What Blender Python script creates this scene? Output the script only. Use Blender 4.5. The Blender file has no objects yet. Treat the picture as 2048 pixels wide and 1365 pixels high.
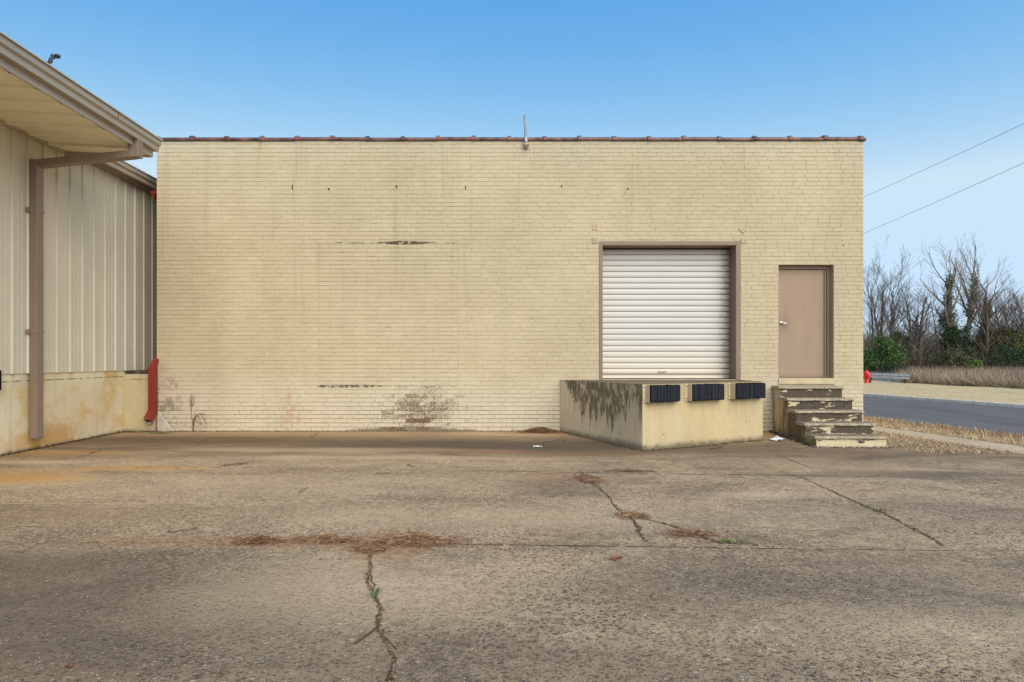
import bpy, math, random
from mathutils import Vector, Matrix
R = math.radians
sc = bpy.context.scene
col = sc.collection
CAMH, F, VX, VY = 1.375, 1206.0, 980.0, 720.0      # camera height, focal length in photo pixels, principal point

def lerp(a, b, t): return a + (b - a) * t
def clamp(x, a=0.0, b=1.0): return max(a, min(b, x))
def sstep(a, b, x):
    t = clamp((x - a) / (b - a)); return t * t * (3 - 2 * t)
def pl(x, pts):
    if x <= pts[0][0]: return pts[0][1]
    for (x0, y0), (x1, y1) in zip(pts, pts[1:]):
        if x <= x1: return lerp(y0, y1, (x - x0) / (x1 - x0))
    return pts[-1][1]
def gz(X, Y):
    """yard surface height: falls gently away from the brick wall towards the right"""
    k = pl(X, [(-1, 0), (2.4, .024), (4.8, .033), (5.4, .053), (9, .053)])
    z = -k * clamp(11.6 - Y, 0, 1.9)
    return lerp(z, -.1, sstep(7.0, 8.2, X))
def at(px, py, Y):
    return Vector(((px - VX) / F * Y, Y, CAMH + (VY - py) / F * Y))
def gp(px, py, base=None):
    z = 0.0
    for _ in range(8):
        Y = F * (CAMH - z) / (py - VY); X = (px - VX) / F * Y
        z = gz(X, Y) if base is None else base
    return Vector((X, Y, z))

# ------------------------------------------------------------------ mesh builder
class MB:
    def __init__(s): s.v = []; s.f = []; s.m = []; s.a = []; s.j = []; s.cur = (0.0, 0.0)
    def vert(s, p, j=None):
        s.v.append(tuple(p)); s.a.append(s.cur[0]); s.j.append(s.cur[1] if j is None else j); return len(s.v) - 1
    def face(s, idx, mi=0): s.f.append(tuple(idx)); s.m.append(mi)
    def poly(s, pts, mi=0): s.face([s.vert(p) for p in pts], mi)
    def box(s, x0, x1, y0, y1, z0, z1, mi=0, M=None):
        ps = [Vector((x, y, z)) for z in (z0, z1) for y in (y0, y1) for x in (x0, x1)]
        if M is not None: ps = [M @ p for p in ps]
        i = [s.vert(p) for p in ps]
        for q in ((0, 2, 3, 1), (4, 5, 7, 6), (0, 1, 5, 4), (2, 6, 7, 3), (0, 4, 6, 2), (1, 3, 7, 5)):
            s.face([i[k] for k in q], mi)
    def prism(s, a, b, mi=0, caps=True, closed=True):
        """two matching rings of points joined"""
        ia = [s.vert(p) for p in a]; ib = [s.vert(p) for p in b]; n = len(a)
        for k in range(n if closed else n - 1):
            l = (k + 1) % n; s.face((ia[k], ia[l], ib[l], ib[k]), mi)
        if caps: s.face(ia[::-1], mi); s.face(ib, mi)
    def tube(s, pts, rad, n=6, mi=0, cap=True):
        rings = []; prev = None
        for k, p in enumerate(pts):
            p = Vector(p)
            d = Vector(pts[min(k + 1, len(pts) - 1)]) - Vector(pts[max(k - 1, 0)])
            d = d.normalized() if d.length > 1e-9 else Vector((0, 0, 1))
            u = (prev - d * prev.dot(d)) if prev is not None else d.orthogonal()
            if u.length < 1e-6: u = d.orthogonal()
            u.normalize(); prev = u; w = d.cross(u)
            r = rad[k] if isinstance(rad, (list, tuple)) else rad
            rings.append([s.vert(p + (u * math.cos(t) + w * math.sin(t)) * r) for t in [2 * math.pi * q / n for q in range(n)]])
        for a, b in zip(rings, rings[1:]):
            for k in range(n): l = (k + 1) % n; s.face((a[k], a[l], b[l], b[k]), mi)
        if cap: s.face(rings[0][::-1], mi); s.face(rings[-1], mi)
    def lathe(s, prof, n=16, c=(0, 0, 0), axis='z', mi=0):
        rings = []
        for r, h in prof:
            ring = []
            for q in range(n):
                t = 2 * math.pi * q / n; a, b = r * math.cos(t), r * math.sin(t)
                p = (a, b, h) if axis == 'z' else ((a, h, b) if axis == 'y' else (h, a, b))
                ring.append(s.vert((c[0] + p[0], c[1] + p[1], c[2] + p[2])))
            rings.append(ring)
        for a, b in zip(rings, rings[1:]):
            for k in range(n): l = (k + 1) % n; s.face((a[k], a[l], b[l], b[k]), mi)
        s.face(rings[0][::-1], mi); s.face(rings[-1], mi)
    def build(s, name, mats, parent=None, smooth=False, attrs=False, bevel=0, flip=True):
        me = bpy.data.meshes.new(name); me.from_pydata(s.v, [], s.f)
        for m in (mats if isinstance(mats, (list, tuple)) else [mats]): me.materials.append(m)
        me.polygons.foreach_set('material_index', s.m)
        if smooth: me.polygons.foreach_set('use_smooth', [True] * len(s.f))
        if attrs:
            for nm, data in (('rnd', s.a), ('joint', s.j)):
                me.attributes.new(nm, 'FLOAT', 'POINT').data.foreach_set('value', data)
        me.update()
        o = bpy.data.objects.new(name, me); col.objects.link(o)
        if parent is not None:
            o.parent = parent
            o.matrix_parent_inverse = Matrix.Translation(-Vector(parent.location)) if parent.get('_raw') is None else Matrix()
        if bevel:
            b = o.modifiers.new('bevel', 'BEVEL'); b.width = bevel; b.segments = 2; b.limit_method = 'ANGLE'; b.angle_limit = R(35)
        return o

def tag(o, label=None, cat=None, group=None, kind=None):
    if label: o['label'] = label
    if cat: o['category'] = cat
    if group: o['group'] = group
    if kind: o['kind'] = kind
    return o
def thing(name, loc, label, cat, group=None):
    o = bpy.data.objects.new(name, None); col.objects.link(o); o.location = loc; o.empty_display_size = .2
    return tag(o, label, cat, group)

# ------------------------------------------------------------------ material builder
class G:
    def __init__(s, name):
        s.mat = bpy.data.materials.new(name); s.mat.use_nodes = True; s.t = s.mat.node_tree; s.t.nodes.clear()
        s.b = s.n('ShaderNodeBsdfPrincipled'); o = s.n('ShaderNodeOutputMaterial'); s.t.links.new(s.b.outputs[0], o.inputs[0])
        s.P = s.n('ShaderNodeNewGeometry').outputs['Position']; s._xyz = None
    def n(s, t, **k):
        nd = s.t.nodes.new(t)
        for a, b in k.items(): setattr(nd, a, b)
        return nd
    def put(s, sock, v):
        if v is None: return
        if hasattr(v, 'is_linked'): s.t.links.new(v, sock)
        else:
            if isinstance(v, (tuple, list)) and sock.type == 'RGBA' and len(v) == 3: v = (*v, 1)
            sock.default_value = v
    def m(s, op, a, b=None, c=None, cl=False):
        nd = s.n('ShaderNodeMath', operation=op, use_clamp=cl)
        for i, v in enumerate((a, b, c)): s.put(nd.inputs[i], v)
        return nd.outputs[0]
    def add(s, a, b): return s.m('ADD', a, b)
    def mul(s, a, b, cl=False): return s.m('MULTIPLY', a, b, cl=cl)
    def xyz(s, v=None):
        if v is None:
            if s._xyz is None: s._xyz = s.n('ShaderNodeSeparateXYZ'); s.put(s._xyz.inputs[0], s.P)
            return s._xyz.outputs
        nd = s.n('ShaderNodeSeparateXYZ'); s.put(nd.inputs[0], v); return nd.outputs
    def comb(s, x, y, z):
        nd = s.n('ShaderNodeCombineXYZ')
        for i, v in enumerate((x, y, z)): s.put(nd.inputs[i], v)
        return nd.outputs[0]
    def sv(s, k, v=None):
        nd = s.n('ShaderNodeVectorMath', operation='MULTIPLY'); s.put(nd.inputs[0], s.P if v is None else v); nd.inputs[1].default_value = k; return nd.outputs[0]
    def dot(s, v, k, off=(0, 0, 0)):
        a = s.n('ShaderNodeVectorMath', operation='SUBTRACT'); s.put(a.inputs[0], v); a.inputs[1].default_value = off
        d = s.n('ShaderNodeVectorMath', operation='DOT_PRODUCT'); s.put(d.inputs[0], a.outputs[0]); d.inputs[1].default_value = k; return d.outputs['Value']
    def noise(s, v, scale, detail=4, rough=.55, dist=0):
        nd = s.n('ShaderNodeTexNoise'); s.put(nd.inputs['Vector'], s.P if v is None else v)
        nd.inputs['Scale'].default_value = scale; nd.inputs['Detail'].default_value = detail; nd.inputs['Roughness'].default_value = rough; nd.inputs['Distortion'].default_value = dist
        return nd.outputs['Fac']
    def vor(s, v, scale, feature='F1', rand=1):
        nd = s.n('ShaderNodeTexVoronoi', feature=feature); s.put(nd.inputs['Vector'], s.P if v is None else v)
        nd.inputs['Scale'].default_value = scale; nd.inputs['Randomness'].default_value = rand
        return nd.outputs['Distance'], nd.outputs.get('Color')
    def ss(s, x, a, b, lo=0.0, hi=1.0):
        nd = s.n('ShaderNodeMapRange', interpolation_type='SMOOTHSTEP'); s.put(nd.inputs[0], x)
        nd.inputs[1].default_value = min(a, b); nd.inputs[2].default_value = max(a, b)
        nd.inputs[3].default_value, nd.inputs[4].default_value = (lo, hi) if a < b else (hi, lo)
        return nd.outputs[0]
    def mix(s, f, a, b, mode='MIX'):
        nd = s.n('ShaderNodeMix', data_type='RGBA', blend_type=mode); s.put(nd.inputs[0], f)
        ins = [i for i in nd.inputs if i.type == 'RGBA']; s.put(ins[0], a); s.put(ins[1], b)
        return [o for o in nd.outputs if o.type == 'RGBA'][0]
    def ell(s, x, z, cx, cz, rx, rz, soft=.5, nz=None, amp=.5):
        dx = s.mul(s.m('SUBTRACT', x, cx), 1 / rx); dz = s.mul(s.m('SUBTRACT', z, cz), 1 / rz)
        d = s.m('SQRT', s.add(s.mul(dx, dx), s.mul(dz, dz)))
        if nz is not None: d = s.add(d, s.mul(s.m('SUBTRACT', nz, .5), amp * 2))
        return s.ss(d, 1 + soft * .5, 1 - soft * .5)
    def attr(s, name): return s.n('ShaderNodeAttribute', attribute_name=name).outputs['Fac']
    def bump(s, h, strength=.4, dist=.01):
        nd = s.n('ShaderNodeBump'); s.put(nd.inputs['Height'], h); nd.inputs['Strength'].default_value = strength; nd.inputs['Distance'].default_value = dist
        s.put(s.b.inputs['Normal'], nd.outputs[0])
    def out(s, color, rough=.8, metal=0.0, spec=.3):
        s.put(s.b.inputs['Base Color'], color); s.put(s.b.inputs['Roughness'], rough); s.put(s.b.inputs['Metallic'], metal)
        s.b.inputs['Specular IOR Level'].default_value = spec
        return s.mat

def simple(name, c, rough=.7, metal=0, spec=.3, var=.12, scale=6, bump=0, dark=None):
    g = G(name); n = g.noise(None, scale, 5)
    d = dark or tuple(v * (1 - var * 2.2) for v in c); l = tuple(min(1, v * (1 + var)) for v in c)
    cc = g.mix(g.ss(n, .25, .75), d, l)
    if bump: g.bump(g.noise(None, scale * 8, 4), bump, .01)
    return g.out(cc, rough, metal, spec)

# ---- painted brick wall
def mk_brick():
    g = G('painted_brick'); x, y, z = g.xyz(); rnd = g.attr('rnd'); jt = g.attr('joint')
    big = g.noise(None, .55, 4); med = g.noise(None, 2.3, 5, .6); fine = g.noise(None, 28, 4, .65); grit = g.noise(None, 90, 3, .6)
    c = g.mix(g.ss(big, .3, .7), (.522, .428, .265), (.588, .488, .311))
    c = g.mix(g.mul(g.ss(med, .42, .75), .5), c, (.488, .398, .246))
    c = g.mix(g.mul(g.ss(rnd, .5, 1.0), .13), c, (.50, .405, .26))
    c = g.mix(g.mul(g.ss(rnd, .35, 0.0), .14), c, (.70, .60, .41))
    # weather-bleached top courses and the whitish repaint at the foot
    topm = g.ss(g.add(z, g.mul(g.m('SUBTRACT', med, .5), 1.0)), 5.05, 5.6)
    c = g.mix(g.mul(topm, .6), c, (.53, .48, .345))
    low = g.ss(g.add(z, g.mul(g.m('SUBTRACT', med, .5), .9)), 1.35, .45)
    c = g.mix(g.mul(low, .75), c, (.63, .555, .41))
    # vertical run-off streaks
    st = g.noise(g.sv((3.2, 1, .16)), 1.6, 5, .62)
    stm = g.mul(g.ss(st, .54, .74), g.ss(z, .6, 3.2))
    c = g.mix(g.mul(stm, .38), c, (.385, .312, .19))
    st2 = g.noise(g.sv((1.1, 1, .10)), 1.5, 4, .6)
    c = g.mix(g.mul(g.ss(st2, .52, .72), .22), c, (.42, .34, .22))
    rs = g.noise(g.sv((11, 1, .35)), 1.0, 2)
    c = g.mix(g.mul(g.mul(g.ss(rs, .66, .76), g.ss(z, 4.6, 5.6)), .55), c, (.46, .24, .10))
    # joint dirt plus crevice shade painted into the colour: broken lines
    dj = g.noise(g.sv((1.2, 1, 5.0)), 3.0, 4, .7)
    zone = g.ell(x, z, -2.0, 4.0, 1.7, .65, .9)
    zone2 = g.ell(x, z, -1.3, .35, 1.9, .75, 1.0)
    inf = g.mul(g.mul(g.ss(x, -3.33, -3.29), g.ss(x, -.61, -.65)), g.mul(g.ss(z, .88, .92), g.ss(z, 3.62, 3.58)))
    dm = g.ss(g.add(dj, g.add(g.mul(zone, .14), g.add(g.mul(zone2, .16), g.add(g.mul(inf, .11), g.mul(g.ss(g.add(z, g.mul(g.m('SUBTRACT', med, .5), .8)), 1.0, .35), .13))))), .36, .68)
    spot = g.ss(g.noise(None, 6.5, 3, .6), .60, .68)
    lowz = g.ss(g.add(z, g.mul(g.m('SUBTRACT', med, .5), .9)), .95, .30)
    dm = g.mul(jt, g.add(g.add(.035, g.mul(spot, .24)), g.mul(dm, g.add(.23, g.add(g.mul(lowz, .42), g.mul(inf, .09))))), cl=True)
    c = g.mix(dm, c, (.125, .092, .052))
    # blackened cracks along the head and the foot of the bricked-up opening
    wv = g.mul(g.m('SUBTRACT', g.noise(g.sv((6, 1, 2)), 2.2, 5, .7), .5), .05)
    inx = g.mul(g.ss(x, -3.36, -3.28), g.ss(x, -.58, -.66))
    t1 = g.m('ABSOLUTE', g.add(g.m('SUBTRACT', z, 3.625), wv))
    thick = g.add(.010, g.mul(g.ell(x, z, -1.66, 3.62, .34, 1.0, 1.6), .026))
    k1 = g.mul(g.ss(g.m('SUBTRACT', thick, t1), -.010, .012), g.mul(inx, g.ss(g.noise(None, 7, 4, .7), .40, .55)))
    t2 = g.m('ABSOLUTE', g.add(g.m('SUBTRACT', z, .868), wv))
    th2 = g.add(.006, g.mul(g.ell(x, z, -2.75, .87, .60, 1.0, 1.0), .022))
    k2 = g.mul(g.ss(g.m('SUBTRACT', th2, t2), -.008, .010), g.mul(inx, g.ss(g.noise(None, 16, 4, .7), .38, .52)))
    # bare red brick and grime by the foot of the wall
    pn = g.noise(None, 9, 6, .68); pf = g.noise(None, 34, 4, .7)
    e1 = g.ell(x, z, -1.25, .18, 1.15, .34, 1.1); e1b = g.ell(x, z, -1.35, .42, .55, .36, 1.0); e2 = g.ell(x, z, .05, .26, 1.3, .18, 1.1); e3 = g.ell(x, z, -4.3, .12, 1.4, .16, 1.2)
    red = g.add(g.mul(e1, .36), g.add(g.mul(e1b, .20), g.add(g.mul(e2, .22), g.mul(e3, .12))))
    e5 = g.mul(g.ss(g.m('ABSOLUTE', g.m('SUBTRACT', z, .15)), .19, .10), g.mul(g.ss(x, -2.7, -1.9), g.ss(x, -.35, -1.0)))
    rm = g.ss(g.add(g.add(g.add(g.mul(pn, .32), g.mul(g.noise(None, 24, 5, .75), .38)), g.mul(g.ss(rnd, .40, 1.0), .26)), g.add(g.mul(red, .34), g.mul(e5, .262))), .90, .945)
    rc = g.mix(pf, (.19, .036, .022), (.33, .095, .055))
    c = g.mix(g.mul(rm, .92), c, rc)
    gf = g.add(g.mul(g.noise(None, 40, 6, .75), .70), g.mul(g.noise(g.sv((1, 1, 1.5)), 9, 6, .75), .34)); gloc = g.add(g.mul(g.ell(x, z, -1.15, .46, .80, .46, 1.9), .145), g.add(g.mul(g.ell(x, z, -1.75, .26, .7, .40, 1.9), .095), g.mul(g.ell(x, z, -1.6, .0, 1.3, .07, 1.0), .26)))
    gm = g.ss(g.add(g.add(gf, gloc), g.mul(g.m('SUBTRACT', rnd, .5), .10)), .645, .725)
    c = g.mix(g.mul(gm, .82), c, g.mix(g.ss(pf, .35, .65), (.040, .031, .020), (.25, .19, .12)))
    wl = g.mul(g.ss(g.add(g.mul(g.noise(None, 18, 6, .75), .6), g.mul(g.noise(g.sv((.8, 1, 1.6)), 2.2, 4, .6), .5)), .575, .68), g.ss(z, .62, .12)); c = g.mix(g.mul(wl, .5), c, (.33, .235, .14))
    pk = g.ell(x, z, -3.82, .36, .16, .42, .9, med, .6)
    c = g.mix(g.mul(pk, g.mul(g.ss(pn, .35, .62), .55)), c, (.46, .25, .15))
    e4 = g.ell(x, z, -6.25, .35, .28, .6, 1.0, med, .8)
    c = g.mix(g.mul(g.mul(e4, g.ss(pn, .45, .6)), .6), c, (.14, .11, .07))
    # little chips everywhere
    chip = g.ss(g.noise(None, 19, 3, .5), .715, .75)
    c = g.mix(g.mul(chip, g.add(.10, g.mul(g.add(zone, zone2), .6)), cl=True), c, (.12, .08, .05))
    c = g.mix(g.mul(k1, .9), c, (.045, .034, .022)); c = g.mix(g.mul(k2, .85), c, (.06, .045, .028))
    c = g.mix(g.mul(g.m('SUBTRACT', grit, .3), .18), c, (.34, .27, .17))
    g.bump(g.add(g.mul(fine, .6), g.mul(grit, .4)), .35, .006)
    return g.out(c, .78, 0, .25)

# ---- old exposed-aggregate concrete yard
def mk_yard():
    g = G('yard_concrete'); x, y, z = g.xyz()
    big = g.noise(g.sv((.8, 1.1, 1)), .42, 5, .6, .4); med = g.noise(g.sv((.7, 1.3, 1)), 1.5, 6, .62, .3); fin = g.noise(None, 13, 6, .7); sand = g.noise(None, 160, 3, .7)
    c = g.mix(g.ss(big, .32, .68), (.245, .170, .096), (.43, .305, .170))
    c = g.mix(g.mul(g.ss(med, .46, .62), .70), c, (.52, .375, .220))
    c = g.mix(g.mul(g.ss(med, .46, .33), .68), c, (.165, .118, .072))
    c = g.mix(g.mul(g.ss(fin, .46, .64), .42), c, (.56, .43, .275))
    c = g.mix(g.mul(g.ss(fin, .50, .34), .66), c, (.125, .094, .062))
    c = g.mix(g.mul(g.ss(sand, .35, .75), .40), c, (.56, .44, .29))
    c = g.mix(g.mul(g.ss(sand, .5, .25), .55), c, (.10, .078, .055))
    # stones
    far = g.ss(y, 9.5, 5.5); ex = g.mul(g.add(.62, g.mul(g.ss(g.noise(None, .8, 4), .36, .60), .38)), g.add(.30, g.mul(far, .70)))
    wob = g.n('ShaderNodeVectorMath', operation='ADD'); nz = g.n('ShaderNodeTexNoise'); nz.inputs['Scale'].default_value = 30; g.put(nz.inputs['Vector'], g.P)
    k = g.sv((.028, .028, 0), nz.outputs['Color']); g.put(wob.inputs[0], g.P); g.put(wob.inputs[1], k); W = wob.outputs[0]
    hgt = None
    for sc_, r0, amt in ((36, .33, .9), (66, .36, .85), (21, .25, .7)):
        d, cc = g.vor(g.sv((.8, 1.15, 1), W), sc_, 'F1', 1.0); h, s_, v_ = (lambda q: (q[0], q[1], q[2]))(g.xyz(cc))
        pick = g.ss(h, .24, .28); sm = g.mul(g.mul(g.ss(d, r0 + .06, r0 - .06), pick), ex)
        stone = g.mix(g.ss(v_, .82, .97), g.mix(s_, (.045, .036, .030), (.20, .145, .095)), (.72, .62, .47))
        c = g.mix(g.mul(sm, amt), c, stone)
        hgt = sm if hgt is None else g.add(hgt, sm)
    # dark damp band along the wall, rusty wash from the left building, pale scuffs
    n1 = g.noise(g.sv((.5, 1.6, 1)), 1.1, 5, .6)
    bk = g.ss(g.add(y, g.mul(g.m('SUBTRACT', n1, .5), 2.4)), 7.9, 9.4); c = g.mix(g.mul(bk, .55), c, (.205, .135, .076))
    n2 = g.noise(g.sv((.55, 2.2, 1)), 1.4, 6, .62, .5)
    c = g.mix(g.mul(g.mul(g.ss(y, 8.2, 9.2), g.ss(n2, .42, .62)), .5), c, (.085, .060, .038))
    tan_ = g.mul(g.ss(g.add(y, g.mul(g.m('SUBTRACT', n2, .5), 1.4)), 10.5, 11.3), .5); c = g.mix(tan_, c, (.46, .315, .165))
    band = g.ell(x, y, .2, 9.75, 3.0, .62, 1.2, n2, .8); c = g.mix(g.mul(band, .70), c, (.060, .046, .034))
    band2 = g.ell(x, y, -4.9, 10.3, 2.4, .5, 1.2, n2, .8); c = g.mix(g.mul(band2, .65), c, (.10, .066, .038))
    b3 = g.ell(x, y, 4.4, 9.6, 2.6, .45, 1.2, n1, .7); c = g.mix(g.mul(b3, .5), c, (.14, .105, .068))
    for (cx, cy, rx, ry, a) in ((-5.55, 6.95, .75, .26, .75), (-4.5, 7.62, .8, .13, .55), (-5.9, 7.4, .7, .14, .4), (-6.3, 8.9, .8, .25, .35)):
        c = g.mix(g.mul(g.ell(x, y, cx, cy, rx, ry, 1.3, n1, .55), a), c, (.55, .275, .06))
    for (cx, cy, rx, ry, a) in ((-6.2, 8.1, .7, .14, .55), (-1.5, 8.5, 2.4, .14, .4), (2.85, 6.35, .45, .17, .55), (.6, 11.3, 1.0, .3, .5), (-2.5, 9.2, 2.2, .22, .35), (-3.2, 6.6, 2.4, .5, .28), (1.8, 5.5, 1.6, .5, .22), (-.6, 3.9, 1.2, .5, .25)):
        c = g.mix(g.mul(g.ell(x, y, cx, cy, rx, ry, 1.3, n1, .6), a), c, (.60, .46, .29))
    for (cx, cy, rx, ry, a) in ((.9, 11.35, .9, .22, .6), (.5, 9.1, 1.4, .12, .35), (3.2, 7.9, .8, .1, .35), (.75, 7.2, .3, .3, .3), (-.75, 4.5, .3, .35, .5), (-1.6, 4.55, 1.4, .15, .4)):
        c = g.mix(g.mul(g.ell(x, y, cx, cy, rx, ry, 1.2, fin, .8), a), c, (.30, .135, .05))
    for (cx, cy, rx, ry, a) in ((5.6, 7.7, 1.0, .22, .6), (4.2, 7.5, .8, .18, .4), (-3.2, 3.9, 1.6, .5, .35), (-2.2, 3.2, 1.4, .4, .4), (1.5, 3.6, 1.2, .35, .35), (.7, 6.6, .5, .5, .35)):
        c = g.mix(g.mul(g.ell(x, y, cx, cy, rx, ry, 1.3, n1, .7), a), c, (.115, .088, .062))
    for (cx, cy, rx, ry, a, cc_) in ((-2.2, 3.0, 1.5, .75, .62, (.125, .095, .066)), (-3.2, 3.95, 1.5, .42, .5, (.13, .10, .07)), (.45, 2.65, 1.1, .40, .42, (.135, .104, .074)), (2.7, 4.0, 1.6, .55, .32, (.15, .118, .084)), (-1.0, 3.5, .8, .42, .45, (.60, .455, .28)), (2.2, 3.2, 1.0, .3, .35, (.56, .43, .27)), (-.3, 5.3, 1.6, .35, .4, (.60, .45, .27)), (4.6, 5.6, 1.4, .5, .3, (.16, .128, .094)), (-4.2, 5.3, 1.8, .4, .35, (.23, .155, .09))):
        c = g.mix(g.mul(g.ell(x, y, cx, cy, rx, ry, 1.5, g.noise(g.sv((.8, 1.3, 1)), 1.3, 6, .65), .9), a), c, cc_)
    # old saw-cut lines: pale scratch on the left
    ln = g.m('ABSOLUTE', g.add(g.m('SUBTRACT', y, 5.765), g.mul(g.m('SUBTRACT', med, .5), .02)))
    c = g.mix(g.mul(g.mul(g.ss(ln, .014, .004), g.ss(x, -2.2, -3.0)), .45), c, (.62, .50, .34))
    c = g.mix(1.0, c, (1.12, 1.08, 1.03), 'MULTIPLY')
    g.bump(g.add(g.mul(hgt, .5), g.add(g.mul(fin, .7), g.mul(sand, .35))), .8, .014)
    return g.out(c, .88, 0, .2)

def mk_dock_side(A, u, L, ztop):
    """painted concrete with black run-off; u: direction along the face"""
    g = G('dock_paint_grimy'); x, y, z = g.xyz(); t = g.dot(g.P, u, A); tt = g.comb(t, 0.0, z)
    c = g.mix(g.ss(g.noise(tt, 1.2, 4), .3, .7), (.62, .53, .35), (.72, .62, .42))
    lo_ = g.noise(g.comb(g.mul(t, 1.5), 3.7, 0.0), 1.2, 3, .5); hi_ = g.noise(g.comb(g.mul(t, 7.0), 0.0, g.mul(z, .25)), 1.6, 4, .6)
    dl = g.add(g.mul(lo_, 1.5), g.mul(g.m('POWER', hi_, 3.0), 2.2)); dl = g.add(dl, -.70); dl = g.add(dl, g.mul(g.ell(t, z, 1.15, .9, .6, 3.0, 1.2), .22)); dl = g.mul(dl, g.ss(t, .12, .5))
    dep = g.m('SUBTRACT', ztop, z); rag = g.mul(g.m('SUBTRACT', g.noise(tt, 11, 5, .7), .5), .30)
    mk = g.ss(g.add(g.m('SUBTRACT', dl, dep), rag), -.03, .06)
    brk = g.ss(g.noise(g.comb(g.mul(t, 3), 0.0, z), 4, 6, .72), .40, .52)
    c = g.mix(g.mul(g.mul(mk, brk), .85), c, g.mix(g.noise(tt, 7), (.042, .033, .021), (.13, .105, .068)))
    wash = g.ss(g.noise(g.comb(g.mul(t, 5), 0.0, g.mul(z, .5)), 2, 5, .6), .48, .75)
    c = g.mix(g.mul(wash, .28), c, (.40, .30, .17))
    w2 = g.mul(g.ell(t, z, 1.75, .78, .85, .62, 1.2, g.noise(tt, 5, 5, .7), .6), .34); c = g.mix(w2, c, (.215, .17, .105))
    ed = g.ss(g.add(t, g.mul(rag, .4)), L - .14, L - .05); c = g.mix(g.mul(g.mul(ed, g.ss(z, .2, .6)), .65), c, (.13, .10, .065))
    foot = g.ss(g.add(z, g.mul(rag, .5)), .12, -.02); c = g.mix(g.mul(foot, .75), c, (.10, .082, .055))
    g.bump(g.noise(None, 40, 5, .65), .3, .008)
    return g.out(c, .85, 0, .2)

def mk_cream_conc(name, c0, c1, rust=(), yel=0.0, ytop=None):
    g = G(name); x, y, z = g.xyz()
    n = g.noise(None, 1.4, 5, .6); c = g.mix(g.ss(n, .3, .7), c0, c1)
    f = g.noise(None, 9, 5, .7); c = g.mix(g.mul(g.ss(f, .45, .75), .25), c, tuple(v * .72 for v in c0))
    st = g.noise(g.sv((4.5, 4.5, .35)), 1.5, 5, .65); c = g.mix(g.mul(g.ss(st, .52, .76), .42), c, (.36, .27, .13))
    if yel:
        yn = g.noise(g.sv((1, 1.2, 1.5)), 1.3, 5, .6); c = g.mix(g.mul(g.ss(yn, .44, .68), yel), c, (.64, .42, .13))
    for (cy, cz, ry, rz, a, axis) in rust:
        h = y if axis == 'y' else x
        c = g.mix(g.mul(g.ell(h, z, cy, cz, ry, rz, 1.2, f, .8), a), c, (.56, .28, .07))
    if ytop is not None:
        wob = g.mul(g.m('SUBTRACT', g.noise(None, 5, 5, .7), .5), .03)
        d = g.m('ABSOLUTE', g.add(g.m('SUBTRACT', z, ytop), wob))
        c = g.mix(g.mul(g.mul(g.ss(d, .016, .003), g.ss(g.noise(None, 6, 4, .7), .38, .55)), .75), c, (.10, .075, .045))
        c = g.mix(g.mul(g.ss(g.noise(g.sv((8, 8, 1)), 1.6, 5, .7), .60, .72), g.mul(g.ss(z, ytop - .5, ytop), .5)), c, (.13, .10, .06))
    if name == 'dock_paint':
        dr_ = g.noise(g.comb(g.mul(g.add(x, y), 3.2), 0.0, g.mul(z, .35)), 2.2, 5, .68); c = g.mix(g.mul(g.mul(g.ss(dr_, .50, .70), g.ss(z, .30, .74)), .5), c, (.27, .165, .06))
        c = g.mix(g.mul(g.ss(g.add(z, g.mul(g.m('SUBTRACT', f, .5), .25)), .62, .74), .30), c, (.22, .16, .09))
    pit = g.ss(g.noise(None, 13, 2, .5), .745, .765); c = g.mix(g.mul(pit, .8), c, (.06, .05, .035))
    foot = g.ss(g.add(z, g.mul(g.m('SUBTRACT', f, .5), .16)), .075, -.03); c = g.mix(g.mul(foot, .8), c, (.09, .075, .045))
    g.bump(g.noise(None, 45, 5, .65), .3, .008)
    return g.out(c, .85, 0, .2)

def mk_steps():
    g = G('step_concrete'); x, y, z = g.xyz()
    nrm = g.xyz(g.n('ShaderNodeNewGeometry').outputs['True Normal'])
    pn = g.noise(g.sv((1.0, 1.0, 2.6)), 3.0, 6, .62); gr = g.noise(None, 45, 5, .75); spk = g.noise(None, 120, 2, .6); mid = g.noise(None, 9, 5, .7)
    bare = g.mix(g.ss(gr, .3, .7), (.048, .037, .026), (.145, .115, .080))
    bare = g.mix(g.mul(g.ss(spk, .62, .74), .4), bare, (.42, .38, .31))
    paint = g.mix(g.ss(mid, .3, .7), (.56, .46, .28), (.66, .56, .36))
    lowb = g.ss(z, .16, .02)
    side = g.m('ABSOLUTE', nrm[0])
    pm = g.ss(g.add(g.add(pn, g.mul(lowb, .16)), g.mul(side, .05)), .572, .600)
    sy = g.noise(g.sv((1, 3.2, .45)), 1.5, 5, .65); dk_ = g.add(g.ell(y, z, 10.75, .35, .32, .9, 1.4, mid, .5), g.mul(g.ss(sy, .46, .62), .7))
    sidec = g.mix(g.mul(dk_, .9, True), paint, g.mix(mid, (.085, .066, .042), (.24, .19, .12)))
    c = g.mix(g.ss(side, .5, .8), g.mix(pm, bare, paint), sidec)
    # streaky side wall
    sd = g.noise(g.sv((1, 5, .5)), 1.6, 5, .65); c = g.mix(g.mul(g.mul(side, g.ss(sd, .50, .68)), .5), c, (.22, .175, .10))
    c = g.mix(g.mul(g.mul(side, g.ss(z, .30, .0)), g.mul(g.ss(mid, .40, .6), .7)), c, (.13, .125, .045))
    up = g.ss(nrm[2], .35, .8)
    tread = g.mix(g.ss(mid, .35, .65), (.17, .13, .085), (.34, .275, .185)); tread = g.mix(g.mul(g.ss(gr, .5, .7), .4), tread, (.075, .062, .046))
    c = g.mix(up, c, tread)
    g.bump(g.add(g.mul(mid, .5), g.mul(gr, .5)), .7, .02)
    return g.out(c, .9, 0, .2)
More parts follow.
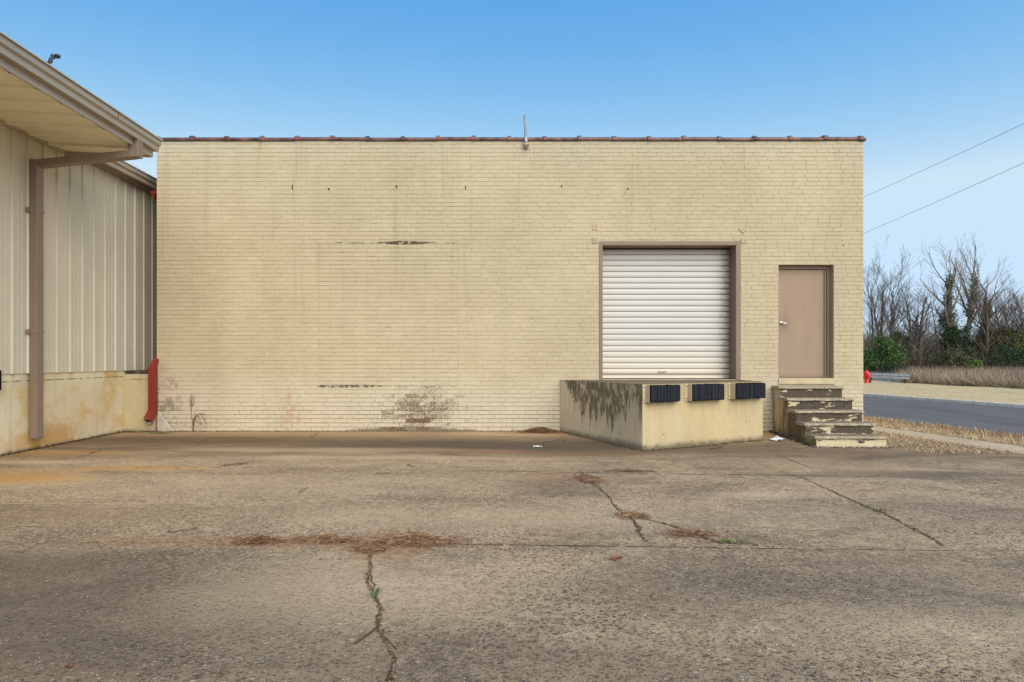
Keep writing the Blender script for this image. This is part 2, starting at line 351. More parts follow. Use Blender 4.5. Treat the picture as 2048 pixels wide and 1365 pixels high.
def mk_nosing():
    g = G('worn_nosing'); m = g.noise(None, 14, 5, .7); gr = g.noise(None, 60, 4, .7)
    c = g.mix(g.ss(m, .35, .65), (.31, .25, .165), (.52, .435, .30)); c = g.mix(g.mul(g.ss(gr, .5, .68), .55), c, (.085, .07, .05))
    g.bump(g.add(m, gr), .6, .012); return g.out(c, .9, 0, .2)

def mk_metal(name, c, streak=.25, rough=.45, dirt=(.25, .2, .13)):
    g = G(name); n = g.noise(g.sv((2, 2, .25)), 2.2, 5, .6); f = g.noise(None, 1.1, 4)
    cc = g.mix(g.ss(f, .3, .7), tuple(v * .92 for v in c), c); cc = g.mix(g.mul(g.ss(n, .48, .76), streak), cc, dirt)
    sp = g.ss(g.noise(None, 38, 2, .5), .72, .76); cc = g.mix(g.mul(sp, .3), cc, (.2, .15, .09))
    return g.out(cc, rough, 0, .45)

def mk_slats():
    g = G('white_slats'); x, y, z = g.xyz()
    c = g.mix(g.noise(g.sv((.6, 1, 3)), 1.5, 4), (.585, .555, .49), (.655, .63, .57))
    c = g.mix(g.mul(g.ss(z, 1.9, 1.05), .5), c, (.74, .64, .46))
    ed = g.ss(g.add(x, g.mul(g.noise(g.sv((1, 1, 3)), 9, 5, .7), .5)), 4.72, 5.02); c = g.mix(g.mul(ed, .75), c, (.17, .12, .07))
    sc_ = g.ss(g.noise(g.sv((1.2, 1, 9)), 3.5, 5, .65), .66, .78); c = g.mix(g.mul(sc_, .45), c, (.30, .25, .18))
    c = g.mix(g.mul(g.ss(g.m('ABSOLUTE', g.m('SUBTRACT', z, 1.09)), .06, .0), .55), c, (.32, .24, .12))
    return g.out(c, .42, 0, .4)

def mk_asphalt():
    g = G('asphalt'); n = g.noise(g.sv((1.6, .25, 1)), .8, 5, .6); f = g.noise(None, 60, 3, .7)
    c = g.mix(g.ss(n, .3, .7), (.125, .113, .102), (.172, .156, .142)); c = g.mix(g.mul(f, .3), c, (.15, .15, .155)); g.bump(f, .3, .006)
    return g.out(c, .92, 0, .12)
def mk_lawn():
    g = G('dry_lawn'); n = g.noise(None, .7, 6, .65); f = g.noise(g.sv((1, 1.5, 1)), 7, 6, .75); h = g.noise(None, 60, 3, .7)
    c = g.mix(g.ss(n, .3, .7), (.62, .455, .195), (.73, .55, .265)); c = g.mix(g.mul(g.ss(f, .42, .66), .7), c, (.38, .255, .12)); c = g.mix(g.mul(g.ss(g.noise(g.sv((1, .35, 1)), .9, 4), .5, .68), .45), c, (.40, .27, .13)); c = g.mix(g.mul(h, .4), c, (.75, .62, .38))
    c = g.mix(g.mul(g.ss(g.noise(None, 2.1, 4), .64, .74), .5), c, (.15, .17, .06)); g.bump(f, .6, .05)
    return g.out(c, .95, 0, .1)
def mk_dirt(name, a, b, d):
    g = G(name); n = g.noise(None, 1.3, 6, .65); f = g.noise(None, 16, 6, .75); h = g.noise(None, 80, 3, .7)
    c = g.mix(g.ss(n, .3, .7), a, b); c = g.mix(g.mul(g.ss(f, .46, .70), .6), c, d); c = g.mix(g.mul(g.ss(h, .55, .75), .4), c, tuple(min(1, v * 1.5) for v in b)); g.bump(f, .6, .03)
    return g.out(c, .95, 0, .1)
def mk_gravel():
    g = G('pale_gravel'); d, cc = g.vor(g.sv((1, 1, 1)), 7); h = g.xyz(cc)
    c = g.mix(h[0], (.24, .215, .19), (.62, .57, .50)); c = g.mix(g.ss(d, .35, .6), c, (.09, .08, .07)); c = g.mix(g.ss(g.noise(None, 1.5, 5), .5, .62), c, (.22, .17, .12)); g.bump(g.mul(d, -1), 1, .05)
    return g.out(c, .9, 0, .2)
def mk_leaf(name, cols, rough=.6):
    g = G(name); o = g.n('ShaderNodeNewGeometry').outputs['Random Per Island']
    c = g.mix(g.ss(o, 0, .5), cols[0], cols[1]); c = g.mix(g.ss(o, .5, 1), c, cols[2])
    return g.out(c, rough, 0, .25)
def mk_bark(name, a, b):
    g = G(name); n = g.noise(g.sv((1, 1, .2)), 9, 5, .7); return g.out(g.mix(g.ss(n, .3, .7), a, b), .9, 0, .15)

M = {}
M['brick'] = mk_brick(); M['yard'] = mk_yard(); M['steps'] = mk_steps(); M['nosing'] = mk_nosing()
M['crack'] = mk_dirt('crack_dirt', (.055, .042, .026), (.115, .085, .05), (.19, .14, .08))
M['joint'] = mk_dirt('joint_dirt', (.060, .048, .034), (.12, .095, .07), (.19, .15, .11))
M['terracotta'] = simple('glazed_terracotta', (.195, .095, .072), .42, 0, .45, .35, 5)
M['galv'] = simple('galvanised_steel', (.40, .42, .43), .5, .45, .5, .12, 7)
M['frame'] = mk_metal('brown_frame_paint', (.255, .172, .118), .3, .5, (.17, .11, .07))
def mk_door():
    g = G('brown_door_paint'); x, y, z = g.xyz(); n = g.noise(g.sv((2, 2, .3)), 2.2, 5, .6); f = g.noise(None, 5, 6, .7)
    c = g.mix(g.ss(n, .3, .7), (.325, .222, .142), (.365, .252, .160)); c = g.mix(g.mul(g.ell(x, z, 6.0, 1.45, .45, .35, 1.4, f, .7), .35), c, (.30, .235, .185))
    c = g.mix(g.mul(g.ell(x, z, 5.72, 2.08, .12, .18, 1.3, f, .6), .4), c, (.22, .155, .105)); c = g.mix(g.mul(g.ss(g.noise(g.sv((1, 1, 3)), 14, 4, .7), .66, .74), .45), c, (.20, .145, .10)); c = g.mix(g.mul(g.ss(z, 1.14, 1.03), .45), c, (.17, .12, .08))
    return g.out(c, g.add(.38, g.mul(f, .3)), 0, .4)
M['door'] = mk_door()
M['trim'] = mk_metal('brown_trim', (.285, .205, .150), .3, .4, (.18, .13, .09))
M['siding'] = mk_metal('tan_siding', (.65, .585, .43), .10, .42, (.40, .34, .22))
M['fascia'] = mk_metal('pale_fascia', (.47, .39, .315), .25, .45, (.3, .24, .17)); M['spoutbrown'] = mk_metal('brown_spout', (.265, .188, .138), .3, .4, (.17, .12, .08)); M['gutter'] = mk_metal('tan_gutter', (.42, .355, .265), .22, .4, (.26, .2, .14)); M['soffit'] = mk_metal('soffit_panel', (.92, .84, .60), .3, .5, (.55, .43, .24))
M['slats'] = mk_slats()
M['silver'] = simple('satin_chrome', (.72, .70, .70), .25, .9, .5, .06)
M['rubber'] = None
def mk_rubber():
    g = G('laminated_rubber'); t = g.dot(g.P, (.897, .443, 0)); n = g.noise(g.comb(g.mul(t, 30), 0.0, 0.0), 1.0, 2); f = g.noise(None, 20, 5, .7)
    c = g.mix(g.ss(n, .35, .65), (.008, .009, .012), (.028, .031, .040)); c = g.mix(g.mul(g.ss(f, .55, .75), .4), c, (.09, .09, .10)); g.bump(n, .6, .01)
    return g.out(c, .85, 0, .2)
M['rubber'] = mk_rubber()
M['redspout'] = mk_metal('red_spout_paint', (.25, .024, .014), .25, .45, (.17, .02, .012))
M['redhyd'] = simple('hydrant_red', (.72, .022, .016), .35, 0, .5, .06)
M['black'] = simple('black_rubber_cable', (.02, .02, .022), .6)
M['asphalt'] = mk_asphalt(); M['lawn'] = mk_lawn()
M['verge'] = mk_dirt('verge_litter', (.38, .255, .125), (.54, .385, .20), (.22, .125, .06))
M['walk'] = mk_dirt('sidewalk_concrete', (.50, .375, .235), (.62, .475, .30), (.42, .295, .17))
M['earth'] = mk_dirt('earth', (.13, .095, .06), (.21, .16, .10), (.08, .06, .04))
M['kerb'] = simple('kerb_concrete', (.72, .65, .52), .9, 0, .2, .12, 5, .3)
M['gravel'] = mk_gravel()
M['bark'] = mk_bark('grey_brown_bark', (.16, .122, .095), (.30, .24, .19))
M['bark2'] = mk_bark('dark_bark', (.095, .070, .054), (.19, .145, .112))
M['palebark'] = mk_bark('pale_bark', (.20, .165, .12), (.36, .31, .24))
M['leafA'] = mk_leaf('bush_leaf', [(.028, .070, .020), (.070, .145, .034), (.150, .215, .055)])
M['leafB'] = mk_leaf('dark_evergreen_leaf', [(.020, .038, .016), (.038, .066, .025), (.066, .105, .042)])
M['leafC'] = mk_leaf('olive_leaf', [(.050, .056, .022), (.092, .098, .036), (.15, .148, .06)])
M['ivy'] = mk_leaf('ivy_leaf', [(.050, .075, .022), (.085, .115, .034), (.14, .16, .055)])
M['brightleaf'] = mk_leaf('light_green_leaf', [(.06, .12, .02), (.12, .20, .035), (.18, .26, .05)])
M['twig'] = mk_leaf('brown_twig', [(.070, .052, .036), (.135, .105, .075), (.21, .165, .125)], .9)
M['twigdark'] = mk_leaf('dark_undergrowth', [(.052, .046, .028), (.095, .078, .046), (.15, .115, .072)], .9)
M['drygrass'] = mk_leaf('dead_grass', [(.36, .24, .12), (.55, .41, .23), (.68, .54, .33)], .9)
M['purplebrush'] = mk_leaf('grey_brush', [(.16, .122, .100), (.27, .21, .175), (.42, .34, .27)], .9)
M['needle'] = mk_leaf('fallen_needles', [(.19, .10, .052), (.30, .18, .10), (.43, .30, .185)], .9)
M['needlepale'] = mk_leaf('pale_fallen_needles', [(.28, .15, .075), (.40, .25, .14), (.55, .40, .26)], .9)
M['weed'] = mk_leaf('weed_leaf', [(.10, .14, .045), (.16, .20, .06), (.24, .27, .11)])
M['moss'] = mk_leaf('moss_leaf', [(.10, .09, .03), (.18, .15, .045), (.26, .21, .08)])
M['paper'] = simple('white_paper', (.80, .80, .80), .8, 0, .2, .05)
M['stick'] = simple('dead_wood', (.26, .20, .14), .9, 0, .1, .3, 20)
M['oldwood'] = simple('weathered_board', (.13, .10, .07), .9, 0, .1, .3, 9)
M['leafdry'] = simple('dry_leaf', (.24, .10, .045), .8, 0, .2, .3, 20)
M['vine'] = simple('dead_vine', (.26, .13, .075), .9, 0, .1, .2, 9)
M['cement'] = simple('cement_patch', (.56, .50, .38), .9, 0, .2, .12, 5, .3)
M['sill'] = simple('painted_sill', (.60, .49, .30), .75, 0, .25, .09, 4, .2)
M['plate'] = simple('painted_plate', (.54, .42, .25), .7, 0, .3, .1, 6)
M['dark'] = simple('dark_hole', (.02, .017, .014), .9)
M['roof'] = mk_metal('roof_sheet', (.52, .53, .50), .2, .4)
M['needlegreen'] = mk_leaf('pine_needles_green', [(.020, .028, .018), (.04, .052, .03), (.07, .085, .05)])
M['innerpale'] = simple('bare_tin', (.55, .52, .52), .5, .3, .4, .1)

# ------------------------------------------------------------------ SETTING: ground sheets
def strip(name, fx0, fx1, ys, z, m, n=6, zf=None):
    mb = MB(); rows = []
    for Y in ys:
        a, b = fx0(Y), fx1(Y)
        rows.append([mb.vert((lerp(a, b, k / n), Y, z if zf is None else zf(lerp(a, b, k / n), Y))) for k in range(n + 1)])
    for r0, r1 in zip(rows, rows[1:]):
        for k in range(n): mb.face((r0[k], r0[k + 1], r1[k + 1], r1[k]))
    return tag(mb.build(name, m), kind='structure')
def ln(k): return lambda Y: k - .165 * (Y - 9.5)
def frange(a, b, s):
    o = []
    while a < b - 1e-6: o.append(a); a += s
    return o + [b]
g_ = MB(); g_.poly([(-900, -300, -.3), (900, -300, -.3), (900, 1500, -.3), (-900, 1500, -.3)])
tag(g_.build('ground', M['earth']), kind='structure')
YR = frange(-6, 16, .25)
XJ = [8.28, 9.22, 10.42, 17.75]
# concrete yard: one sheet, cracks and joints as thin sheets in the same mesh
yard = MB(); xs = [k / 60 for k in range(61)]; rows = []
for Y in YR:
    a, b = -7.2, ln(XJ[0])(Y)
    rows.append([yard.vert((lerp(a, b, t), Y, gz(lerp(a, b, t), Y))) for t in xs])
for r0, r1 in zip(rows, rows[1:]):
    for k in range(60): yard.face((r0[k], r0[k + 1], r1[k + 1], r1[k]))
rng = random.Random(5)
def crack(pix, w0, w1, mi=1, jit=.02, dz=.004, world=False, step=.06, gaps=0):
    P = [Vector(p) for p in pix] if world else [gp(*p) for p in pix]
    pts = []
    for a, b in zip(P, P[1:]):
        n = max(1, int((b - a).length / step))
        for k in range(n): pts.append(a.lerp(b, k / n))
    pts.append(P[-1]); off = 0; prev = None
    for k, p in enumerate(pts):
        d = (pts[min(k + 1, len(pts) - 1)] - pts[max(k - 1, 0)]); d.z = 0; d.normalize(); nrm = Vector((-d.y, d.x, 0))
        off = off * .7 + rng.uniform(-jit, jit); e = math.sin(math.pi * (k + .6) / (len(pts) + .2)) ** .4
        wl, wr = lerp(w0, w1, rng.random()) * e, lerp(w0, w1, rng.random()) * e
        q = []
        for s_, w in ((1, wl), (-1, wr)):
            X, Y = p.x + nrm.x * (off + s_ * w), p.y + nrm.y * (off + s_ * w); q.append(yard.vert((X, Y, gz(X, Y) + dz)))
        if prev and not (gaps and rng.random() < gaps): yard.face((prev[0], prev[1], q[1], q[0]), mi)
        prev = q
CR = dict(
 c1=[(738, 1106), (741, 1135), (735, 1165), (746, 1188), (756, 1206), (763, 1224), (757, 1246), (760, 1262), (775, 1290), (786, 1316), (789, 1345), (783, 1365), (778, 1400)],
 c2=[(1158, 941), (1176, 962), (1196, 976), (1216, 995), (1236, 1016), (1256, 1030), (1268, 1045), (1281, 1058), (1277, 1064), (1292, 1084)],
 c3=[(1258, 1032), (1300, 1041), (1352, 1054), (1400, 1074), (1440, 1086), (1520, 1092)],
 c4=[(1560, 943), (1612, 960), (1670, 985), (1722, 1010), (1765, 1026), (1800, 1044), (1850, 1070), (1888, 1092)],
 c5=[(1880, 943), (1930, 966), (1975, 982), (2060, 1004)])
crack(CR['c1'], .002, .006, gaps=.1); crack([(757, 1250), (738, 1270), (712, 1290)], .004, .014, 2, jit=.012, gaps=.25)
crack(CR['c2'], .003, .008); crack(CR['c3'], .003, .007); crack(CR['c4'], .003, .007); crack(CR['c5'], .002, .005, gaps=.2)
crack([(1556, 912), (1600, 928), (1632, 940)], .003, .008)
crack([(618, 876), (640, 866)], .006, .014); crack([(1950, 1026), (2060, 1020)], .002, .005, gaps=.3)
J1 = 4.52
crack([(-4.6, J1 + .03, 0), (-2, J1 + .01, 0)], .001, .004, 2, .006, .003, True, .05, .5)
crack([(-2, J1 + .01, 0), (1, J1, 0), (4.6, J1 - .005, 0)], .002, .0065, 2, .006, .003, True, .05, .12)
crack([(-1.3, J1 + .01, 0), (1, J1, 0), (1.9, J1, 0)], .002, .006, 1, .006, .004, True, .05, .35)
J2 = 7.48
crack([(-7.0, J2 + .3, 0), (-3, J2 + .18, 0), (-.6, J2 + .05, 0)], .003, .008, 2, .006, .003, True, .08, .6)
crack([(-.6, J2 + .05, 0), (3, J2, 0), (6.6, J2 - .1, 0)], .004, .012, 2, .006, .003, True, .08, .15)
# pale raised lip beside the far joint
tag(yard.build('concrete_yard', [M['yard'], M['crack'], M['joint']]), kind='structure')
strip('sidewalk', ln(XJ[0]), ln(XJ[1]), frange(-6, 60, 2), -.096, M['walk'], 4)
strip('verge', lambda Y: ln(XJ[1])(Y), lambda Y: ln(XJ[2])(Y), frange(-6, 60, 1), -.09, M['verge'], 6)
strip('road', ln(XJ[2] - .25), ln(XJ[3]), frange(-10, 120, 4), -.1, M['asphalt'], 4)
kb = MB()
for Y in frange(4, 44, 3.05)[:-1]:
    for a, b in ((ln(XJ[3])(Y), ln(XJ[3])(Y + 3.04)),):
        kb.prism([(a, Y, -.14), (a + .25, Y, -.14), (a + .25, Y, .0), (a + .03, Y, .0)], [(b, Y + 3.03, -.14), (b + .25, Y + 3.03, -.14), (b + .25, Y + 3.03, 0), (b + .03, Y + 3.03, 0)])
tag(kb.build('kerb', M['kerb'], bevel=.015), kind='structure')
def lawnz(X, Y): return -.005 + .02 * math.sin(X * .9 + Y * .4) + .015 * math.sin(Y * 1.3) 
strip('lawn', ln(XJ[3] + .24), lambda Y: 80, frange(2, 70, 1.5), 0, M['lawn'], 24, zf=lawnz)

# blades of dead grass (stuff)
def blades(name, pts_fn, n, h0, h1, w, mats, seed, lean=.5, label=None):
    r = random.Random(seed); mb = MB()
    for _ in range(n):
        X, Y, Z, hs = pts_fn(r); a = r.uniform(0, 6.283); h = r.uniform(h0, h1) * hs; l = r.uniform(0, lean) * h; b = r.uniform(0, 6.283)
        ww = w * r.uniform(.6, 1.3)
        dx, dy = math.cos(a) * ww, math.sin(a) * ww; lx, ly = math.cos(b) * l, math.sin(b) * l; mi = r.randrange(len(mats))
        mb.poly([(X - dx, Y - dy, Z), (X + dx, Y + dy, Z), (X + lx * .45 + dx * .7, Y + ly * .45 + dy * .7, Z + h * .6), (X + lx * .45 - dx * .7, Y + ly * .45 - dy * .7, Z + h * .6)], mi)
        mb.poly([(X + lx * .45 - dx * .7, Y + ly * .45 - dy * .7, Z + h * .6), (X + lx * .45 + dx * .7, Y + ly * .45 + dy * .7, Z + h * .6), (X + lx, Y + ly, Z + h)], mi)
    return tag(mb.build(name, [M[k] for k in mats]), kind='stuff')
def verge_pt(r):
    Y = r.uniform(7, 20); c = r.random(); a, b = ln(XJ[1])(Y), ln(XJ[2])(Y)
    X = b - abs(r.gauss(0, .22)) if c < .55 else r.uniform(a - .15, b)
    return X, Y, -.095, (.6 + .8 * r.random())
blades('verge_grass', verge_pt, 9000, .03, .10, .006, ['drygrass', 'drygrass', 'needle'], 3, 1.2)
def corner_pt(r):
    while True:
        Y = r.uniform(9.4, 14); X = r.uniform(6.7, ln(XJ[0])(Y) + .1)
        if r.random() < .35 + .65 * sstep(6.6, 7.6, X): break
    return X, Y, gz(X, Y) - .005, .6 + .5 * r.random()
blades('corner_grass', corner_pt, 5200, .015, .06, .006, ['drygrass', 'drygrass', 'needlepale'], 8, 1.6)
def far_lawn_pt(r):
    Y = r.uniform(18, 36); a = ln(XJ[3] + .3)(Y); return r.uniform(a, a + 9), Y, -.03, .5 + r.random()
blades('lawn_grass', far_lawn_pt, 5000, .02, .06, .010, ['drygrass'], 9, 1.2)

# ------------------------------------------------------------------ BRICK BUILDING
YW, BX0, BX1, BZ = 11.6, -6.41, 7.18, 5.597
bb = thing('brick_building', (0.4, YW, 0), 'long cream painted brick building with a white roll-up door and a brown door', 'building')
RD = (2.097, 4.82, .985, 3.654)      # roll-up door opening
DO = (5.55, 6.61, .913, 3.203)       # entry door opening with its sill
INF = (-3.30, -.62, .868, 3.625)     # bricked-up opening
def subtract(segs, a, b):
    o = []
    for s, e in segs:
        if b <= s or a >= e: o.append((s, e))
        else:
            if a > s: o.append((s, a))
            if b < e: o.append((b, e))
    return o
def brick_wall():
    mb = MB(); r = random.Random(11); CH = .0796; n = int(round((BZ + .16) / CH))
    mb.cur = (.5, 1.0)
    xs_ = sorted({BX0, BX1, RD[0], RD[1], DO[0], DO[1]}); zs_ = sorted({-.16, BZ, RD[2], RD[3], DO[2], DO[3]})
    for x0, x1 in zip(xs_, xs_[1:]):
        for z0, z1 in zip(zs_, zs_[1:]):
            cx, cz = (x0 + x1) / 2, (z0 + z1) / 2
            if any(q[0] < cx < q[1] and q[2] < cz < q[3] for q in (RD, DO)): continue
            mb.poly([(x0, YW, z0), (x1, YW, z0), (x1, YW, z1), (x0, YW, z1)])
    # reveals of the two openings
    for q, dep in ((RD, .32), (DO, .30)):
        x0, x1, z0, z1 = q
        mb.poly([(x0, YW, z0), (x0, YW + dep, z0), (x0, YW + dep, z1), (x0, YW, z1)]); mb.poly([(x1, YW + dep, z0), (x1, YW, z0), (x1, YW, z1), (x1, YW + dep, z1)])
        mb.poly([(x0, YW, z1), (x0, YW + dep, z1), (x1, YW + dep, z1), (x1, YW, z1)]); mb.poly([(x0, YW + dep, z0), (x0, YW, z0), (x1, YW, z0), (x1, YW + dep, z0)])
    def brick(a, b, z0, z1, d, jv, jh, vj):
        mb.cur = (r.random(), 0); ch = .004
        a += jv * .5; b -= jv * .5; z0 += jh * .5; z1 -= jh * .5
        jz = lambda: r.uniform(-.0022, .0022)
        o = [(a, z0 + jz()), (b, z0 + jz()), (b, z1 + jz()), (a, z1 + jz())]
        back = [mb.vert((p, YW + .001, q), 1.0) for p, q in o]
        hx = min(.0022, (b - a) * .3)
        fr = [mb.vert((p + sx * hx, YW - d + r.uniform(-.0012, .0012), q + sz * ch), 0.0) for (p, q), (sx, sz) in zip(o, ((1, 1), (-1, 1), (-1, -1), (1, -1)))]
        mb.face(fr)
        for k in range(4): l = (k + 1) % 4; mb.face((back[k], back[l], fr[l], fr[k]))
    for i in range(n):
        z0 = -.16 + i * (BZ + .16) / n; z1 = z0 + (BZ + .16) / n; zc = (z0 + z1) / 2
        L = .228; x = BX0 - (L * .5 if i % 2 else 0) + r.uniform(-.012, .012)
        hd = False
        while x < BX1:
            l = (L / 2 if hd else L) * r.uniform(.96, 1.04); a, b = max(x, BX0), min(x + l, BX1); x += l
            segs = [(a, b)]
            for q in (RD, DO):
                if q[2] < zc < q[3]: segs = subtract(segs, q[0], q[1])
            if INF[2] < zc < INF[3]: segs = subtract(segs, INF[0], INF[1])
            for s, e in segs:
                if e - s < .022: continue
                brick(s, e, z0, z1, r.uniform(.0035, .0070), r.choice((.0005, .001, .001, .002, .003, .008)), r.uniform(.005, .0105), 1)
        if INF[2] < zc < INF[3]:
            x = INF[0] + .001
            while x < INF[1] - .001:
                l = L * r.uniform(.9, 1.1); e = min(x + l, INF[1] - .001)
                if INF[1] - e < .06: e = INF[1] - .001
                if e - x > .02: brick(x, e, z0, z1, r.uniform(.0025, .0045), r.uniform(.001, .004), r.uniform(.010, .014), 1)
                x = e
    # left and right side walls, plain courses seen at a slant only
    mb.cur = (.5, 0)
    mb.poly([(BX0, YW, -.16), (BX0, YW, BZ), (BX0, 36, BZ), (BX0, 36, -.16)]); mb.poly([(BX1, YW, -.16), (BX1, 36, -.16), (BX1, 36, BZ), (BX1, YW, BZ)])
    mb.poly([(BX1, 36, -.16), (BX0, 36, -.16), (BX0, 36, BZ), (BX1, 36, BZ)])
    return mb
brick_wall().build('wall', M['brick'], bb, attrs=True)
rf = MB(); rf.box(BX0 + .02, BX1 - .02, YW + .3, 35.7, 5.2, 5.35); rf.build('roof', M['roof'], bb)
# terracotta coping
cp = MB(); r = random.Random(4)
def cop(x0, x1, grow_, dz=0.0):
    pr = [(-.030, -.014), (-.042, .006), (-.042, .026), (-.030, .046), (.0, .062), (.15, .078), (.30, .062), (.345, .028), (.345, -.014)]
    f = lambda X, dzz: [(X, YW + y + (-.010 if y < .1 else .010) * grow_, BZ + .003 + z + (.026 * grow_ if z > .01 else 0) - .006 + dzz) for y, z in pr]
    cp.prism(f(x0, dz), f(x1, dz))
X = BX0 - .03
while X < BX1:
    e = min(X + .676 * r.uniform(.985, 1.015), BX1 + .04); dz = r.uniform(-.007, .007); cop(X + .06, e, 0, dz); cop(X, min(X + r.uniform(.068, .082), BX1 + .04), r.uniform(.8, 1.15), dz); X = e
cp.build('coping', M['terracotta'], bb, smooth=False, bevel=.008)
# roll-up door
fm = MB(); YF = YW - .012
x0, x1, z0, z1 = RD; ix0, ix1, iz1 = 2.166, 4.728, 3.575
fm.box(x0, ix0, YF, YW + .33, z0 + .002, z1); fm.box(ix1, x1, YF, YW + .33, z0 + .002, z1); fm.box(ix0, ix1, YF, YW + .33, iz1, z1)
door_root = MB()
N = 22; zb, zt = 1.085, 3.56; sh = (zt - zb) / N; prof = []
for i in range(N):
    zz = zb + i * sh
    prof += [(YW + .334, zz), (YW + .330, zz + sh * .06), (YW + .300, zz + sh * .12), (YW + .294, zz + sh * .40), (YW + .294, zz + sh * .70), (YW + .301, zz + sh * .93), (YW + .330, zz + sh * .985)]
prof.append((YW + .334, zt))
ru = MB(); ru.prism([(ix0 - .01, y, z) for y, z in prof], [(ix1 + .01, y, z) for y, z in prof], caps=False, closed=False)
roll = ru.build('roll_up_door', M['slats'], bb)
fm.build('door_frame', M['frame'], roll, bevel=.006)
bt = MB(); bt.box(ix0, ix1, YW + .285, YW + .325, 1.012, 1.083); bt.box(ix0, ix1, YW + .268, YW + .284, 1.012, 1.03); bt.build('bottom_bar', M['slats'], roll, bevel=.004)
hb = MB(); c = at(1325, 743.5, YW + .28); hb.box(c.x - .075, c.x + .075, YW + .270, YW + .293, c.z - .012, c.z + .012); hb.build('handle', M['galv'], roll, bevel=.004)
sl = MB(); sl.box(x0, x1, YW - .004, YW + .345, .95, .996); sl.build('door_sill', M['cement'], roll)
# brown entry door
x0, x1, z0, z1 = DO
dr = MB(); dr.box(5.625, 6.502, YW + .150, YW + .195, 1.032, 3.126); door = dr.build('entry_door', M['door'], bb, bevel=.003)
df = MB()
def jamb(xa, xb, s):      # hollow-metal frame with a stop
    df.box(xa, xb, YW + .11, YW + .26, 1.02, z1 - .001)
jamb(x0 + .001, 5.612, 1); jamb(6.548, x1 - .001, -1)
df.box(6.508, 6.547, YW + .135, YW + .26, 1.021, 3.135); df.box(5.613, 6.507, YW + .135, YW + .26, 3.130, 3.138); df.box(5.613, 6.547, YW + .11, YW + .26, 3.140, z1 - .002)
df.build('door_frame', M['frame'], door, bevel=.004)
th = MB(); th.box(5.613, 6.507, YW + .12, YW + .24, 1.0195, 1.028); th.build('threshold', M['trim'], door)
ds = MB(); ds.box(x0 - .004, x1 + .012, YW - .024, YW + .27, z0 - .006, 1.0185); ds.build('door_sill', M['sill'], door, bevel=.006)
hn = MB(); hx, hz = 5.675, 2.088; hn.lathe([(.0, -.012), (.028, -.012), (.036, -.006), (.036, 0)], 16, (hx, YW + .150, hz), 'y')
hn.tube([(hx, YW + .145, hz), (hx, YW + .105, hz), (hx + .02, YW + .098, hz - .002), (hx + .07, YW + .096, hz - .010), (hx + .115, YW + .097, hz - .012)], [.013, .013, .014, .0105, .007], 8)
hn.build('handle', M['silver'], door, smooth=True)
# pipe mast fixed to the parapet
pm = MB(); p0 = at(1052.5, 296, YW - .05); p1 = at(1049, 231, YW - .05)
pm.tube([p0, p0.lerp(p1, .33), p0.lerp(p1, .34), p1], [.038, .034, .026, .024], 10)
mast = pm.build('pipe_mast', M['galv'], bb, smooth=True)
mbk = MB(); mbk.box(p0.x - .075, p0.x + .06, YW - .016, YW - .006, p0.z - .02, p0.z + .10); mbk.box(p0.x - .05, p0.x + .05, YW - .09, YW - .015, p0.z + .05, p0.z + .075); mbk.build('bracket', M['plate'], mast)
# cast anchor plates and old fixing holes
for (px, py, tilt) in ((1190, 455, 0), (1190, 481.5, 0), (1485, 459, 45), (1487.5, 481.5, 0)):
    p = at(px, py, YW); q = MB(); Mx = Matrix.Translation((p.x, YW - .012, p.z)) @ Matrix.Rotation(R(tilt), 4, 'Y')
    q.box(-.055, .055, -.006, .006, -.052, .052, 0, Mx); o = q.build('anchor_plate', M['plate'], bb, bevel=.002)
    h = MB(); h.lathe([(0, -.013), (.006, -.013), (.008, -.006), (.008, .002)], 8, (p.x, YW - .014, p.z), 'y'); h.build('bolt', M['dark'], o)
for (px, py, w, h_) in ((585, 375, .012, .045), (657.5, 379, .022, .018), (793, 374, .012, .030), (931, 376, .010, .035), (1123, 373, .010, .028), (1255.5, 378.5, .018, .016), (1686, 491, .010, .014), (1684, 482, .008, .010)):
    p = at(px, py, YW); q = MB(); n = 9; rr = random.Random(int(px))
    ring = [(p.x + math.cos(6.283 * k / n) * w * rr.uniform(.6, 1.3), 0, p.z + math.sin(6.283 * k / n) * h_ * rr.uniform(.6, 1.3)) for k in range(n)]
    q.prism([(a, YW - .011, b) for a, _, b in ring], [(a, YW + .01, b) for a, _, b in ring]); q.build('fixing_hole', M['dark'], bb)
cm = MB(); cm.prism([(BX0 + .02, YW - .013, -.05), (BX0 + .30, YW - .013, .02), (BX0 + .24, YW - .013, .09), (BX0 + .10, YW - .013, .30), (BX0 + .02, YW - .013, .36)], [(BX0 + .02, YW, -.05), (BX0 + .32, YW, .0), (BX0 + .26, YW, .10), (BX0 + .11, YW, .32), (BX0 + .02, YW, .38)])
cm.build('cement_patch', M['cement'], bb, bevel=.006)
# red downspout coming out of the gap
def boxring(cx, cy, cz, wx, wy, tilt=0):
    c, s = math.cos(tilt), math.sin(tilt)
    return [(cx + a * wx / 2, cy + b * wy / 2 * c, cz + b * wy / 2 * s) for a, b in ((-1, -1), (1, -1), (1, 1), (-1, 1))]
rs = MB(); cx = -6.42; cyv = 11.485
ring = [boxring(cx, 11.98, 1.80, .10, .17, 0), boxring(cx, 11.98, 1.74, .10, .17, .4), boxring(cx, cyv, 1.245, .10, .17, .4), boxring(cx, cyv, .40, .10, .17, -.35), boxring(cx - .02, 11.35, .215, .105, .17, -.75)]
for a, b in zip(ring, ring[1:]): rs.prism(a, b, caps=False)
rs.prism(boxring(cx, 11.98, 5.1, .10, .17, 0), ring[0], caps=False)
ds_ = rs.build('downspout', M['redspout'], bb, bevel=.004); ds_['label'] = 'red square downspout kicked out at its foot'
